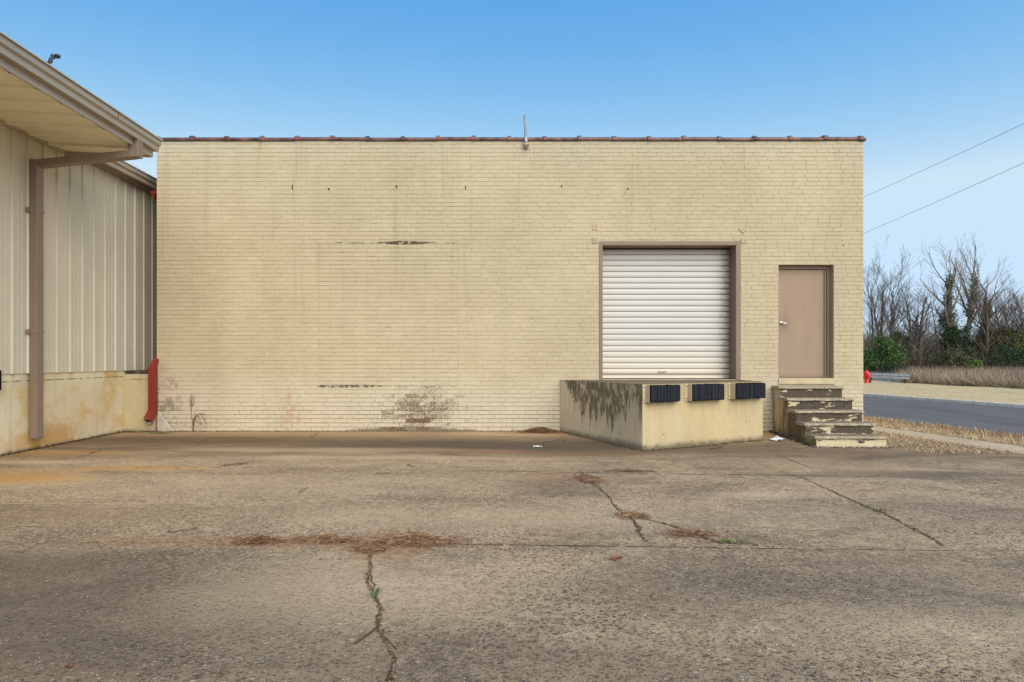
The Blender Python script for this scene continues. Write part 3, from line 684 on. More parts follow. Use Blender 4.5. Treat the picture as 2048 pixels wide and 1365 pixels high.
inn = MB(); inn.prism([Vector(p) + Vector((0, .012, .03)) for p in boxring(cx - .02, 11.35, .215, .088, .145, -.75)], [Vector(p) for p in boxring(cx - .02, 11.35, .213, .088, .145, -.75)], caps=False)
inn.build('spout_lining', M['innerpale'], ds_)
hd_ = MB(); hd_.box(-6.70, -6.46, 11.9, 12.0, 4.655, 4.71); hd_.build('elbow', M['redspout'], ds_)
hd_ = MB(); hd_.box(-6.665, -6.63, 11.91, 11.99, 4.56, 4.653); hd_.build('strap', M['redspout'], ds_)

# ------------------------------------------------------------------ LOADING DOCK
A = Vector((1.34, 11.6)); B = Vector((2.377, 9.4)); C = Vector((4.80, 10.6)); D = Vector((4.815, 11.6)); ZT = .990
dk = thing('loading_dock', (3.2, 10.6, 0), 'low cream concrete loading dock with black streaks below the roll-up door', 'loading dock')
uAB = (B - A).normalized(); LAB = (B - A).length
M['dockside'] = mk_dock_side((A.x, A.y, 0), (uAB.x, uAB.y, 0), LAB, ZT)
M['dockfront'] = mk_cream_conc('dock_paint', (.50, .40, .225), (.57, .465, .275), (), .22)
M['docktop'] = mk_dirt('dock_top', (.17, .13, .085), (.27, .20, .12), (.11, .08, .05))
d_ = MB(); bot = -.22; v3 = lambda p, z: (p.x, p.y, z)
A2 = Vector((A.x, YW - .010)); D2 = Vector((D.x, YW - .010))
for (p, q, mi) in ((A2, B, 0), (B, C, 1), (C, D2, 1)):
    nseg = 8
    for k in range(nseg):
        a, b = p.lerp(q, k / nseg), p.lerp(q, (k + 1) / nseg); d_.poly([v3(a, bot), v3(b, bot), v3(b, ZT), v3(a, ZT)], mi)
d_.poly([v3(A2, ZT), v3(B, ZT), v3(C, ZT), v3(D2, ZT)], 2); d_.poly([v3(D2, bot), v3(A2, bot), v3(A2, ZT), v3(D2, ZT)], 1)
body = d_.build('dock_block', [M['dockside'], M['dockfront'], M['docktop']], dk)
bm_w = body.modifiers.new('weld', 'WELD'); bm_w.merge_threshold = .001; bv = body.modifiers.new('bevel', 'BEVEL'); bv.width = .018; bv.segments = 3; bv.angle_limit = R(40)
uBC = (C - B).normalized(); nBC = Vector((uBC.y, -uBC.x)); LBC = (C - B).length
def fr(t, o, z): p = B + uBC * t + nBC * o; return (p.x, p.y, z)
for i, (s0, s1) in enumerate(((.02, .248), (.345, .603), (.705, .968))):
    t0, t1 = s0 * LBC, s1 * LBC; rr = random.Random(i); z0, z1 = ZT - .272 + .0 * i, ZT - .014
    bk = MB()
    bk.prism([fr(t0 - .058, .002, z0 - .01), fr(t0 - .058, .012, z0 - .01), fr(t0 - .008, .012, z0 - .01), fr(t0 - .008, .10, z0 - .01), fr(t0, .10, z0 - .01), fr(t0, .002, z0 - .01)],
             [fr(t0 - .058, .002, z1 + .005), fr(t0 - .058, .012, z1 + .005), fr(t0 - .008, .012, z1 + .005), fr(t0 - .008, .10, z1 + .005), fr(t0, .10, z1 + .005), fr(t0, .002, z1 + .005)])
    bk2 = MB()
    bk2.prism([fr(t1, .002, z0 - .01), fr(t1, .09, z0 - .01), fr(t1 + .008, .09, z0 - .01), fr(t1 + .008, .012, z0 - .01), fr(t1 + .05, .012, z0 - .01), fr(t1 + .05, .002, z0 - .01)],
             [fr(t1, .002, z1), fr(t1, .09, z1), fr(t1 + .008, .09, z1), fr(t1 + .008, .012, z1), fr(t1 + .05, .012, z1), fr(t1 + .05, .002, z1)])
    pad = MB(); n = 26
    for k in range(n):
        a, b = lerp(t0 + .002, t1 - .002, k / n), lerp(t0 + .002, t1 - .002, (k + .93) / n); o = .125 + rr.uniform(-.006, .006); dz = rr.uniform(-.006, .004); dt = rr.uniform(-.012, .008)
        pad.prism([fr(a, .014, z0 + dt), fr(a, o - .01, z0 + dt), fr(a, o, z0 + dt + .01), fr(b, o, z0 + dt + .01), fr(b, o - .01, z0 + dt), fr(b, .014, z0 + dt)],
                  [fr(a, .014, z1 + dz), fr(a, o - .012, z1 + dz), fr(a, o, z1 + dz - .02), fr(b, o, z1 + dz - .02), fr(b, o - .012, z1 + dz), fr(b, .014, z1 + dz)])
    bp = pad.build('dock_bumper', M['rubber'], dk)
    bk.build('bracket', M['sill'], bp, bevel=.002); bk2.build('bracket', M['sill'], bp, bevel=.002)
    for zz in (z0 + .03, z1 - .03):
        bo = MB(); q = fr(t0 - .033, .012, zz); bo.tube([q, fr(t0 - .033, .020, zz)], .009, 6); bo.build('bolt', M['dark'], bp)

# ------------------------------------------------------------------ STEPS
stp = thing('concrete_steps', (6.0, 10.8, -.05), 'worn five-tread concrete steps with peeling cream paint under the brown door', 'steps')
SX0, SX1 = 5.415, 6.63; YN = [11.28, 10.96, 10.67, 10.35, 10.02]; ZN = [.875, .672, .473, .282, .101]
sb = MB(); nz_ = .052; inset = .022; pf = [(YW - .010, -.2), (YW - .010, ZN[0] - nz_)]
for i in range(5):
    yr = YN[i] + .032; pf.append((yr, ZN[i] - nz_)); pf.append((yr - (0.02 if i == 4 else 0), (ZN[i + 1] - nz_) if i < 4 else -.2))
def gridface(mb, a, b, c, d, nu, nv, fn):
    idx = [[mb.vert(fn(Vector(a).lerp(Vector(b), u / nu).lerp(Vector(d).lerp(Vector(c), u / nu), v / nv))) for u in range(nu + 1)] for v in range(nv + 1)]
    for v in range(nv):
        for u in range(nu): mb.face((idx[v][u], idx[v][u + 1], idx[v + 1][u + 1], idx[v + 1][u]))
rs_ = random.Random(2)
ident = lambda p: p
sb.prism([(SX0 + inset, y, z) for y, z in pf], [(SX1 - inset, y, z) for y, z in pf])
sb.build('step_block', M['steps'], stp, bevel=.006)
for i in range(5):
    yb = YW - .011 if i == 0 else YN[i - 1] + .030
    q = MB(); n = 26; rings = []
    prof_ = [(yb, ZN[i] - nz_ + .001), (YN[i] + .016, ZN[i] - nz_ + .001), (YN[i] + .004, ZN[i] - nz_ + .010), (YN[i], ZN[i] - nz_ * .5), (YN[i] + .006, ZN[i] - .010), (YN[i] + .022, ZN[i]), (yb, ZN[i])]
    for k in range(n + 1):
        xx = lerp(SX0 - .004, SX1 + .004, k / n); w = [rs_.uniform(-.005, .005) for _ in prof_]; e = .012 if k in (0, n) else 0
        rings.append([q.vert((xx, y + (w[j] + e if 0 < j < 6 else 0), z + (rs_.uniform(-.003, .002) if 2 < j < 6 else 0))) for j, (y, z) in enumerate(prof_)])
    for a, b in zip(rings, rings[1:]):
        for j in range(7): l = (j + 1) % 7; q.face((a[j], b[j], b[l], a[l]), 1 if j in (2, 3, 4) else 0)
    q.face(rings[0], 1); q.face(rings[-1][::-1], 1)
    q.build('tread', [M['steps'], M['nosing']], stp, smooth=False)
pb = MB(); pb.prism([(SX0 + .2, 10.0, -.12), (SX0 + .01, 9.985, -.12), (SX1 - .01, 9.985, -.12), (SX1, 10.05, -.12)][1:], [(SX0 + .02, 10.02, -.055), (SX1 - .02, 10.02, -.055), (SX1 - .01, 10.05, -.055)], caps=True)
pb.build('footing', M['nosing'], stp)
# weathered board lying along the foot of the steps
bd = MB(); a, b = Vector((5.36, 11.52, 0)), Vector((5.40, 10.02, 0)); 
bd.prism([(5.33, 11.53, gz(5.33, 11.5) + .004), (5.395, 11.53, gz(5.33, 11.5) + .004), (5.395, 11.53, .035), (5.33, 11.53, .03)], [(5.37, 10.0, gz(5.38, 10.0) + .004), (5.425, 10.0, gz(5.4, 10) + .004), (5.425, 10.0, gz(5.4, 10) + .03), (5.37, 10.0, gz(5.4, 10) + .026)])
tag(bd.build('board', M['oldwood'], bevel=.004), 'thin dark weathered board lying along the left foot of the steps', 'board')

# ------------------------------------------------------------------ METAL BUILDING (left)
XS = -7.02
mbg = thing('metal_building', (-9, 9, 0), 'tan ribbed metal building with a canopy on a stained cream concrete base', 'building')
def ribbed(mb, o, du, dv, nrm, lu, lv, period=.305, h=.025, mi=0, phase=0.0):
    o, du, dv, nrm = Vector(o), Vector(du), Vector(dv), Vector(nrm); pts = []; u = -phase
    while u < lu:
        for q, hh in ((0, 0), (.014, h), (.050, h), (.064, 0), (.125, 0), (.131, .0035), (.143, .0035), (.149, 0), (.215, 0), (.221, .0035), (.233, .0035), (.239, 0)):
            t = u + q * period / .305
            if 0 <= t <= lu: pts.append((t, hh))
        u += period
    pts = [(0, 0)] + pts + [(lu, 0)]
    mb.prism([o + du * t + nrm * hh for t, hh in pts], [o + du * t + nrm * hh + dv * lv for t, hh in pts], mi, False, False)
ZC = 1.18
w = MB(); ribbed(w, (XS + .015, -4, ZC - .012), (0, 1, 0), (0, 0, 1), (1, 0, 0), 36, 4.92 - ZC + .012); w.poly([(XS + .01, -4, ZC), (XS + .01, 32, ZC), (XS - .1, 32, ZC), (XS - .1, -4, ZC)])
w.poly([(XS - 14, 32, 0), (XS, 32, 0), (XS, 32, 6), (XS - 14, 32, 6)]); w.poly([(XS - 14, -4, 0), (XS - 14, 32, 0), (XS - 14, 32, 6), (XS - 14, -4, 6)]); w.poly([(XS, -4, 0), (XS - 14, -4, 0), (XS - 14, -4, 6), (XS, -4, 6)])
w.build('wall', M['siding'], mbg)
M['base'] = mk_cream_conc('foundation_paint', (.70, .61, .40), (.80, .71, .49), ((9.75, .13, .50, .20, .78, 'y'), (9.2, .03, .4, .16, .4, 'y'), (10.2, .5, .8, .45, .25, 'y')), .80, 1.055)
f = MB()
for k in range(40):
    y0, y1 = lerp(-4, 11.56, k / 40), lerp(-4, 11.56, (k + 1) / 40); f.poly([(XS, y0, -.2), (XS, y1, -.2), (XS, y1, ZC), (XS, y0, ZC)])
f.poly([(XS, -4, ZC), (XS, 11.56, ZC), (XS - .3, 11.56, ZC), (XS - .3, -4, ZC)])
f.build('foundation', M['base'], mbg)
f2 = MB(); f2.box(XS + .002, BX0 - .03, 11.56, 11.80, -.2, 1.10); M['base2'] = mk_cream_conc('return_paint', (.54, .44, .26), (.62, .52, .32), ((-6.60, .55, .09, .7, .0, 'x'),), .25, 1.0)
f2.build('return_wall', M['base2'], mbg, bevel=.008)
gr = MB(); gr.box(XS + .003, BX0 - .04, 11.585, 11.79, 1.102, 1.165); gr.build('sill_timber', M['oldwood'], mbg)
fr2 = MB(); fr2.box(XS - .3, XS + .002, 11.56, 32, -.2, ZC - .02); fr2.build('rear_foundation', M['base2'], mbg)
# canopy and eaves.  heights above datum
def gutter(mb, xg, zb, zt, y0, y1, d=.13):
    pr = [(xg - d, zb), (xg - .035, zb), (xg - .035, zb + (zt - zb) * .42), (xg - .012, zb + (zt - zb) * .50), (xg, zb + (zt - zb) * .56), (xg, zt), (xg - .014, zt), (xg - .014, zt - .02), (xg - d, zt - .03)]
    mb.prism([(x, y0, z) for x, z in pr], [(x, y1, z) for x, z in pr])
cn = MB(); YC = 9.88
ribbed(cn, (-5.555, -4, 4.715), (0, 1, 0), Vector((-1.45, 0, .07)).normalized(), (0, 0, -1), YC + 4, 1.452, .42, .03)
can = cn.build('canopy', M['soffit'], mbg); can['label'] = 'projecting canopy with a cream ribbed soffit'
fa = MB(); fa.prism([(-5.55, -4, 4.690), (-5.52, -4, 4.690), (-5.52, -4, 4.83), (-5.55, -4, 4.83)], [(-5.55, YC, 4.690), (-5.52, YC, 4.690), (-5.52, YC, 4.83), (-5.55, YC, 4.83)])
fa.build('fascia', M['fascia'], can, bevel=.004)
fe = MB(); fe.box(-5.545, XS + .06, YC - .02, YC + .01, 4.70, 4.86); fe.build('end_trim', M['fascia'], can)
ft = MB(); ft.prism([(XS + .05, -4, 4.745), (XS + .095, -4, 4.745), (XS + .095, -4, 4.79), (XS + .05, -4, 4.79)], [(XS + .05, YC - .03, 4.745), (XS + .095, YC - .03, 4.745), (XS + .095, YC - .03, 4.79), (XS + .05, YC - .03, 4.79)]); ft.build('wall_trim', M['fascia'], can)
gu = MB(); gutter(gu, -5.40, 4.79, 4.965, -4, YC + .02); gu.build('gutter', M['gutter'], can)
for Y in (2.65, 5.7, 8.75): jo = MB(); jo.box(-5.405, -5.396, Y, Y + .02, 4.885, 4.968); jo.build('gutter_joint', M['frame'], can)
rt = MB(); ribbed(rt, (-5.75, -4, 5.003), (0, 1, 0), Vector((-1, 0, .083)).normalized(), (0, 0, 1), YC + 4.03, 1.3, .305, .03)
rt.prism([(-5.372, -4, 4.967), (-5.372, -4, 4.985), (-7.1, -4, 5.12), (-7.1, -4, 5.10)], [(-5.372, YC + .03, 4.967), (-5.372, YC + .03, 4.985), (-7.1, YC + .03, 5.12), (-7.1, YC + .03, 5.10)])
rt.build('canopy_roof', M['roof'], can)
eg = MB(); gutter(eg, -6.72, 4.835, 5.0, YC + .05, 32, .14); eg.build('gutter', M['gutter'], mbg)
ef = MB(); ef.box(XS + .02, -6.862, YC + .02, 32, 4.80, 4.90); ef.build('eave_trim', M['trim'], mbg)
mr = MB(); mr.prism([(-6.70, YC + .05, 5.003), (-6.70, YC + .05, 5.02), (-14, YC + .05, 5.62), (-21.1, YC + .05, 5.0)], [(-6.70, 32, 5.003), (-6.70, 32, 5.02), (-14, 32, 5.62), (-21.1, 32, 5.0)])
mr.prism([(-7.12, -4, 5.10), (-7.12, -4, 5.125), (-14, -4, 5.63), (-21.1, -4, 5.0)], [(-7.12, YC + .04, 5.10), (-7.12, YC + .04, 5.125), (-14, YC + .04, 5.63), (-21.1, YC + .04, 5.0)])
mr.build('roof', M['roof'], mbg)
# brown downspout of the canopy gutter
dp = MB(); wx, wy = .105, .15; xc = XS + .105; yc = 9.20
zt_ = 4.415
dp.box(-5.60, -5.44, 9.315, 9.455, 4.52, 4.795)
def bar(mb, a, b, w1, w2):
    a, b = Vector(a), Vector(b); d = (b - a).normalized(); s = Vector((0, 1, 0)); u = d.cross(s).normalized(); s = u.cross(d)
    mb.prism([a + s * x + u * y for x, y in ((-w1, -w2), (w1, -w2), (w1, w2), (-w1, w2))], [b + s * x + u * y for x, y in ((-w1, -w2), (w1, -w2), (w1, w2), (-w1, w2))])
bar(dp, (-5.50, 9.37, 4.565), (xc - .03, yc + .02, zt_ - .055), .072, .055)
dp.box(xc - wx / 2, xc + wx / 2, yc - wy / 2, yc + wy / 2, .175, zt_)
dsp = dp.build('downspout', M['spoutbrown'], mbg, bevel=.008); dsp['label'] = 'brown square downspout running from the canopy gutter down the wall'
so = MB(); so.box(xc - wx / 2 + .012, xc + wx / 2 - .012, yc - wy / 2 + .012, yc + wy / 2 - .012, .172, .18); so.build('spout_opening', M['dark'], dsp)
for z in (3.64, 1.80): st_ = MB(); st_.box(xc - .07, xc - .04, yc - wy / 2 - .05, yc - wy / 2 + .002, z - .035, z + .035); st_.box(xc - wx / 2 - .006, xc + wx / 2 + .006, yc - wy / 2 - .006, yc + wy / 2 + .006, z - .02, z + .02); st_.build('strap', M['trim'], dsp)
bl = MB(); bl.box(XS + .004, XS + .125, 7.9, 8.52, .945, 1.23); bl.build('dock_bumper', M['rubber'], mbg, bevel=.012)

# ------------------------------------------------------------------ SMALL THINGS ON THE YARD
def needles(name, c, rx, ry, n, mats, seed, hmax=.035, label='', cat='', ln_=(.05, .12), group=None, w=.0016):
    r = random.Random(seed); mb = MB()
    for _ in range(n):
        a = r.uniform(0, 6.283); q = r.random() ** .7; q2 = abs(r.gauss(0, .5)); X, Y = c.x + math.cos(a) * rx * q2, c.y + math.sin(a) * ry * q2
        dd = math.exp(-q2 * q2 * 1.6); z = gz(X, Y) + .004 + hmax * dd * r.random(); t = r.uniform(0, 6.283); l = r.uniform(*ln_) * .5; dz = r.uniform(-.3, .3) * l
        d = Vector((math.cos(t) * l, math.sin(t) * l, dz)); s = Vector((-math.sin(t), math.cos(t), 0)) * w; p = Vector((X, Y, max(z, gz(X, Y) + .004 + abs(dz)))); up = Vector((0, 0, w * 1.4))
        m_ = p + Vector((r.uniform(-1, 1), r.uniform(-1, 1), .6)) * l * .15; mi = r.randrange(len(mats))
        for q0, q1 in ((p - d, m_), (m_, p + d)):
            mb.poly([q0 - s, q0 + s, q1 + s, q1 - s], mi); mb.poly([q0 - up, q1 - up, q1 + up, q0 + up], mi)
    return tag(mb.build(name, [M[k] for k in mats]), label, cat, group)
GN = 'heaps of fallen needles'
needles('needle_heap', gp(516, 1086), .15, .055, 650, ['needle', 'needle', 'leafdry'], 1, .04, 'small rust-brown heap of needles at the left end of the row on the joint', 'needle heap', group=GN)
needles('needle_heap', gp(655, 1083), .24, .055, 900, ['needle', 'needlepale', 'needle'], 2, .04, 'long brown heap of needles in the middle of the row on the joint', 'needle heap', group=GN)
needles('needle_heap', gp(828, 1086), .31, .08, 1400, ['needlepale', 'needle', 'needlepale'], 3, .06, 'largest, palest tangle of needles at the right end of the row on the joint', 'needle heap', (.06, .16), GN)
needles('needle_heap', gp(740, 1101), .12, .10, 300, ['needle'], 4, .012, 'thin brown needles spilling into the top of the long near crack', 'needle heap', group=GN)
needles('needle_heap', gp(1176, 960), .15, .24, 600, ['needle'], 5, .035, 'rusty needle heap at the far end of the forked crack', 'needle heap', group=GN)
needles('needle_heap', gp(1262, 1033), .16, .10, 260, ['needlepale', 'needle'], 6, .015, 'scattered pale needles where the crack forks', 'needle heap', group=GN)
needles('needle_heap', gp(1385, 1070), .22, .10, 420, ['needle', 'needlepale'], 7, .02, 'brown needles strung along the right branch of the forked crack', 'needle heap', group=GN)
needles('needle_heap', Vector((.95, 11.44, 0)), .42, .16, 1300, ['needle', 'leafdry', 'needle'], 8, .09, 'reddish needle heap against the brick wall beside the dock', 'needle heap', group=GN)
needles('needle_heap', gp(1255, 944), .35, .04, 260, ['needle'], 10, .01, 'thin line of brown needles on the far joint in front of the dock', 'needle heap', group=GN)
def litter_line(pts, n, seed, mats, spread=.04, h=.02):
    r = random.Random(seed); mb = MB()
    for _ in range(n):
        k = r.random() * (len(pts) - 1); i = int(k); p = Vector(pts[i]).lerp(Vector(pts[i + 1]), k - i); X, Y = p.x + r.gauss(0, spread), p.y + r.gauss(0, spread); z = gz(X, Y) + .003
        t = r.uniform(0, 6.283); l = r.uniform(.004, .018); d = Vector((math.cos(t), math.sin(t), 0)) * l; s = Vector((-math.sin(t), math.cos(t), 0)) * l * r.uniform(.2, .6); zz = Vector((0, 0, r.random() * h))
        mb.poly([Vector((X, Y, z)) - d, Vector((X, Y, z)) + s + zz, Vector((X, Y, z)) + d + zz * .5, Vector((X, Y, z)) - s], r.randrange(len(mats)))
    return mb
mb = litter_line([(-6.98, 6, 0), (-6.97, 8.5, 0), (-6.97, 11.5, 0)], 1500, 1, ['needle'], .03, .03)
tag(mb.build('leaf_litter', [M['crack'], M['needle'], M['moss']]), kind='stuff')
mb = MB()
for seed, pts, n, sp in ((2, [(-7.0, 11.50, 0), (-6.4, 11.48, 0)], 500, .05), (3, [(-6.4, 11.54, 0), (-3, 11.56, 0), (1.3, 11.56, 0)], 1500, .02), (4, [(1.33, 11.5, 0), (2.36, 9.36, 0), (4.8, 10.56, 0)], 1200, .018), (5, [(5.3, 11.4, 0), (5.4, 10.0, 0), (6.65, 9.98, 0)], 700, .03)):
    q = litter_line(pts, n, seed, ['a'] * 3, sp); b0 = len(mb.v); mb.v += q.v; mb.a += q.a; mb.j += q.j; mb.f += [tuple(i + b0 for i in f_) for f_ in q.f]; mb.m += [i % 3 for i in range(len(q.f))]
tag(mb.build('wall_litter', [M['crack'], M['needle'], M['oldwood']]), kind='stuff')
def crack_fill(name, key, n, mats, seed, spread, h):
    P = [gp(*p) for p in CR[key]]; q = litter_line(P, int(n * .55), seed, mats, spread, h); q.m = [i % len(mats) for i in range(len(q.f))]
    return tag(q.build(name, [M[k] for k in mats]), kind='stuff')
crack_fill('crack_litter', 'c1', 1100, ['crack', 'moss', 'needle', 'stick'], 21, .005, .005); crack_fill('crack_litter', 'c2', 500, ['crack', 'needle', 'oldwood'], 22, .008, .006)
crack_fill('crack_litter', 'c3', 500, ['needle', 'moss', 'oldwood'], 23, .012, .006); crack_fill('crack_litter', 'c4', 600, ['crack', 'moss', 'oldwood'], 24, .007, .006)
def weed(c, rx, ry, n, mat, seed, label, h=.03):
    r = random.Random(seed); mb = MB()
    for _ in range(n):
        X, Y = c.x + r.gauss(0, rx), c.y + r.gauss(0, ry); z = gz(X, Y) + .003; t = r.uniform(0, 6.283); l = r.uniform(.008, .024); hh = r.uniform(.2, 1) * h
        d = Vector((math.cos(t), math.sin(t), 0)); s = Vector((-d.y, d.x, 0)); p = Vector((X, Y, z))
        mb.poly([p, p + d * l * .6 + s * l * .35 + Vector((0, 0, hh * .7)), p + d * l * 1.2 + Vector((0, 0, hh)), p + d * l * .6 - s * l * .35 + Vector((0, 0, hh * .7))])
    return tag(mb.build('weed', M[mat]), label, 'weed', 'weeds growing in the cracks')
weed(gp(1452, 1086), .07, .018, 70, 'weed', 1, 'bright green weed tuft at the end of the forked crack')
weed(gp(750, 1192), .007, .03, 34, 'weed', 2, 'small green weed in the long near crack')
weed(gp(734, 1150), .006, .04, 26, 'moss', 5, 'dull mossy weed near the top of the long near crack', .02)
weed(gp(1758, 1024), .05, .028, 50, 'moss', 3, 'yellowish moss strip in the long straight crack on the right')
weed(gp(316, 868), .09, .03, 160, 'weed', 4, 'green weed sprig at the foot of the red downspout', .04)
def stick(pix, rad, label, seed, group='twigs lying on the concrete', name='twig', mat='stick', twigs=0):
    r = random.Random(seed); P = [gp(*p) for p in pix]; pts = []
    for a, b in zip(P, P[1:]):
        for k in range(4): pts.append(a.lerp(b, k / 4))
    pts.append(P[-1]); pts = [Vector((p.x + r.uniform(-.006, .006), p.y + r.uniform(-.006, .006), gz(p.x, p.y) + rad + .004 + r.uniform(0, .006))) for p in pts]
    mb = MB(); mb.tube(pts, [rad * lerp(1, .6, k / len(pts)) for k in range(len(pts))], 6)
    for _ in range(twigs):
        p = r.choice(pts); t = r.uniform(0, 6.283); mb.tube([p, p + Vector((math.cos(t) * .08, math.sin(t) * .08, .01)), p + Vector((math.cos(t + .3) * .15, math.sin(t + .3) * .15, .005))], [rad * .5, rad * .4, rad * .2], 5)
    tag(mb.build(name, M[mat], smooth=True), label, 'twig', group)
stick([(336, 1067), (365, 1063), (396, 1059)], .009, 'thickest bare twig, pale, beyond the left needle heap', 1)
stick([(446, 933), (470, 931), (497, 929)], .014, 'stout forked twig on the rusty concrete near the metal building', 2, twigs=2)
stick([(816, 932), (830, 936)], .010, 'short dark twig on the far joint before the bricked-up opening', 3)
stick([(598, 988), (606, 984), (615, 977)], .006, 'short crooked twig in the middle of the yard', 4, twigs=1)
stick([(750, 950), (778, 948)], .005, 'thin straight twig below the far joint', 5)
stick([(1088, 885), (1112, 881), (1136, 884)], .009, 'dark bent twig beside the foot of the dock', 6)
stick([(1590, 898), (1612, 896), (1630, 898)], .008, 'pale twig at the front corner of the steps', 7, twigs=1)
stick([(395, 884), (412, 880)], .008, 'small pale twig near the dead vine', 8)
stick([(176, 910), (200, 902), (222, 900)], .007, 'long thin twig near the foot of the metal building', 9)
stick([(1421, 899), (1445, 897)], .011, 'dark broken twig in front of the dock corner', 10, mat='oldwood', twigs=1)
def leaf(px, py, s, label, seed, mat='leafdry'):
    r = random.Random(seed); c = gp(px, py); mb = MB(); n = 10; t0 = r.uniform(0, 6.28)
    ctr = mb.vert((c.x, c.y, c.z + .012)); ring = []
    for k in range(n):
        t = 6.283 * k / n; rr = s * (.55 + .45 * abs(math.cos(t * 1.5 + .4))) * r.uniform(.8, 1.15)
        ring.append(mb.vert((c.x + math.cos(t + t0) * rr, c.y + math.sin(t + t0) * rr * .7, c.z + .004 + abs(math.sin(t)) * s * .55)))
    for k in range(n): mb.face((ctr, ring[k], ring[(k + 1) % n]))
    o = mb.build('dry_leaf', M[mat]); sol = o.modifiers.new('thick', 'SOLIDIFY'); sol.thickness = .0015
    tag(o, label, 'leaf', 'dry leaves on the concrete')
leaf(1233, 1121, .050, 'curled brown leaf lying alone in the middle of the yard', 1); leaf(138, 1336, .022, 'small red-brown leaf nearest the camera on the left', 2)
def paper(px, py, s, label, seed, h=.05):
    r = random.Random(seed); c = gp(px, py); mb = MB(); n = 6
    idx = [[mb.vert((c.x + (u / n - .5) * s * 2 + r.uniform(-.2, .2) * s * .4, c.y + (v / n - .5) * s * 1.2 + r.uniform(-.2, .2) * s * .3, c.z + .006 + r.random() * h * (1 - abs(u / n - .5) * 1.2))) for u in range(n + 1)] for v in range(n + 1)]
    for v in range(n):
        for u in range(n):
            if r.random() < .93: mb.face((idx[v][u], idx[v][u + 1], idx[v + 1][u + 1], idx[v + 1][u]))
    o = mb.build('paper_scrap', M['paper']); sol = o.modifiers.new('thick', 'SOLIDIFY'); sol.thickness = .002
    tag(o, label, 'litter', 'white paper litter')
paper(1555, 882, .125, 'crumpled white paper between the dock and the steps', 1, .09); paper(1075, 894, .07, 'flat white paper scrap on the dark concrete left of the dock', 2, .012)
# loose grit worn out of the old surface
def grit(n, seed):
    r = random.Random(seed); mb = MB()
    for _ in range(n):
        Y = 2.35 + (r.random() ** 1.7) * 6.2; X = lerp(-.86, .92, r.random()) * Y
        if X < -6.9 or X > ln(XJ[0])(Y) - .1: continue
        a, b, h = r.uniform(.002, .0065), r.uniform(.002, .0055), r.uniform(.0015, .0045); t = r.uniform(0, 6.283); ct, st = math.cos(t), math.sin(t); z = gz(X, Y)
        q = [mb.vert((X + ct * u * a - st * v * b, Y + st * u * a + ct * v * b, z + w * h)) for u, v, w in ((1, .2, .1), (.3, 1, 0), (-1, .3, .1), (-.4, -1, 0), (.15, .1, 1.2))]
        mi = r.choice((0, 0, 0, 1, 1, 1, 1, 2))
        for i in range(4): mb.face((q[i], q[(i + 1) % 4], q[4]), mi)
    return tag(mb.build('loose_grit', [M['gritdark'], M['gritmid'], M['gritpale']]), kind='stuff')
M['gritdark'] = simple('dark_grit', (.085, .07, .06), .9, 0, .2); M['gritmid'] = simple('brown_grit', (.30, .235, .165), .9, 0, .2); M['gritpale'] = simple('pale_grit', (.42, .36, .28), .8, 0, .3)
grit(11000, 77)
# dead vine on the wall
v = MB(); r = random.Random(9)
def wp(px, py): p = at(px, py, YW); return Vector((p.x, YW - .03 - r.random() * .03, p.z))
v.tube([wp(388, 864), wp(389, 850), wp(391, 838), wp(397, 829)], [.012, .011, .010, .007], 6)
for pts in ([(397, 829), (404, 827), (412, 828), (416, 834)], [(396, 830), (402, 838), (403, 850)], [(391, 836), (396, 842), (406, 848), (412, 855)], [(404, 828), (410, 838), (415, 850), (415, 856)], [(389, 850), (386, 835), (385, 815), (386, 795), (386, 786)], [(385, 820), (383, 808), (386, 800), (384, 790)], [(386, 812), (390, 806), (388, 798), (391, 790)], [(386, 806), (381, 800), (384, 794)], [(390, 840), (392, 832), (393, 825)]):
    v.tube([wp(*q) for q in pts], [.006, .005, .004, .003, .0025][:len(pts)], 5)
tag(v.build('dead_vine', M['vine'], smooth=True), 'dry reddish vine clinging to the foot of the brick wall', 'vine')

# ------------------------------------------------------------------ HYDRANT, GUARDRAIL, WIRES
hp = Vector((21.86, 35.0, -.02))
hy = thing('fire_hydrant', hp, 'bright red fire hydrant standing beside the guardrail', 'hydrant')
h = MB(); h.lathe([(0, 0), (.17, 0), (.17, .05), (.115, .06), (.115, .50), (.15, .51), (.15, .55), (.125, .56)], 18, hp); h.build('barrel', M['redhyd'], hy, smooth=True, bevel=.004)
h = MB(); h.lathe([(.14, .56), (.145, .60), (.125, .68), (.08, .75), (.035, .775), (.035, .82), (0, .82)], 18, hp); h.build('bonnet', M['redhyd'], hy, smooth=True)
for a in (0, 180, 270):
    h = MB(); Mx = Matrix.Translation(hp + Vector((0, 0, .43))) @ Matrix.Rotation(R(a), 4, 'Z'); s = .075 if a == 270 else .058
    pts = [Mx @ Vector((t, 0, 0)) for t in (.10, .17, .171, .205, .206, .225)]
    h.tube(pts, [s, s, s * 1.25, s * 1.25, s * .4, s * .4], 12); h.build('outlet_cap', M['redhyd'], hy, smooth=True)
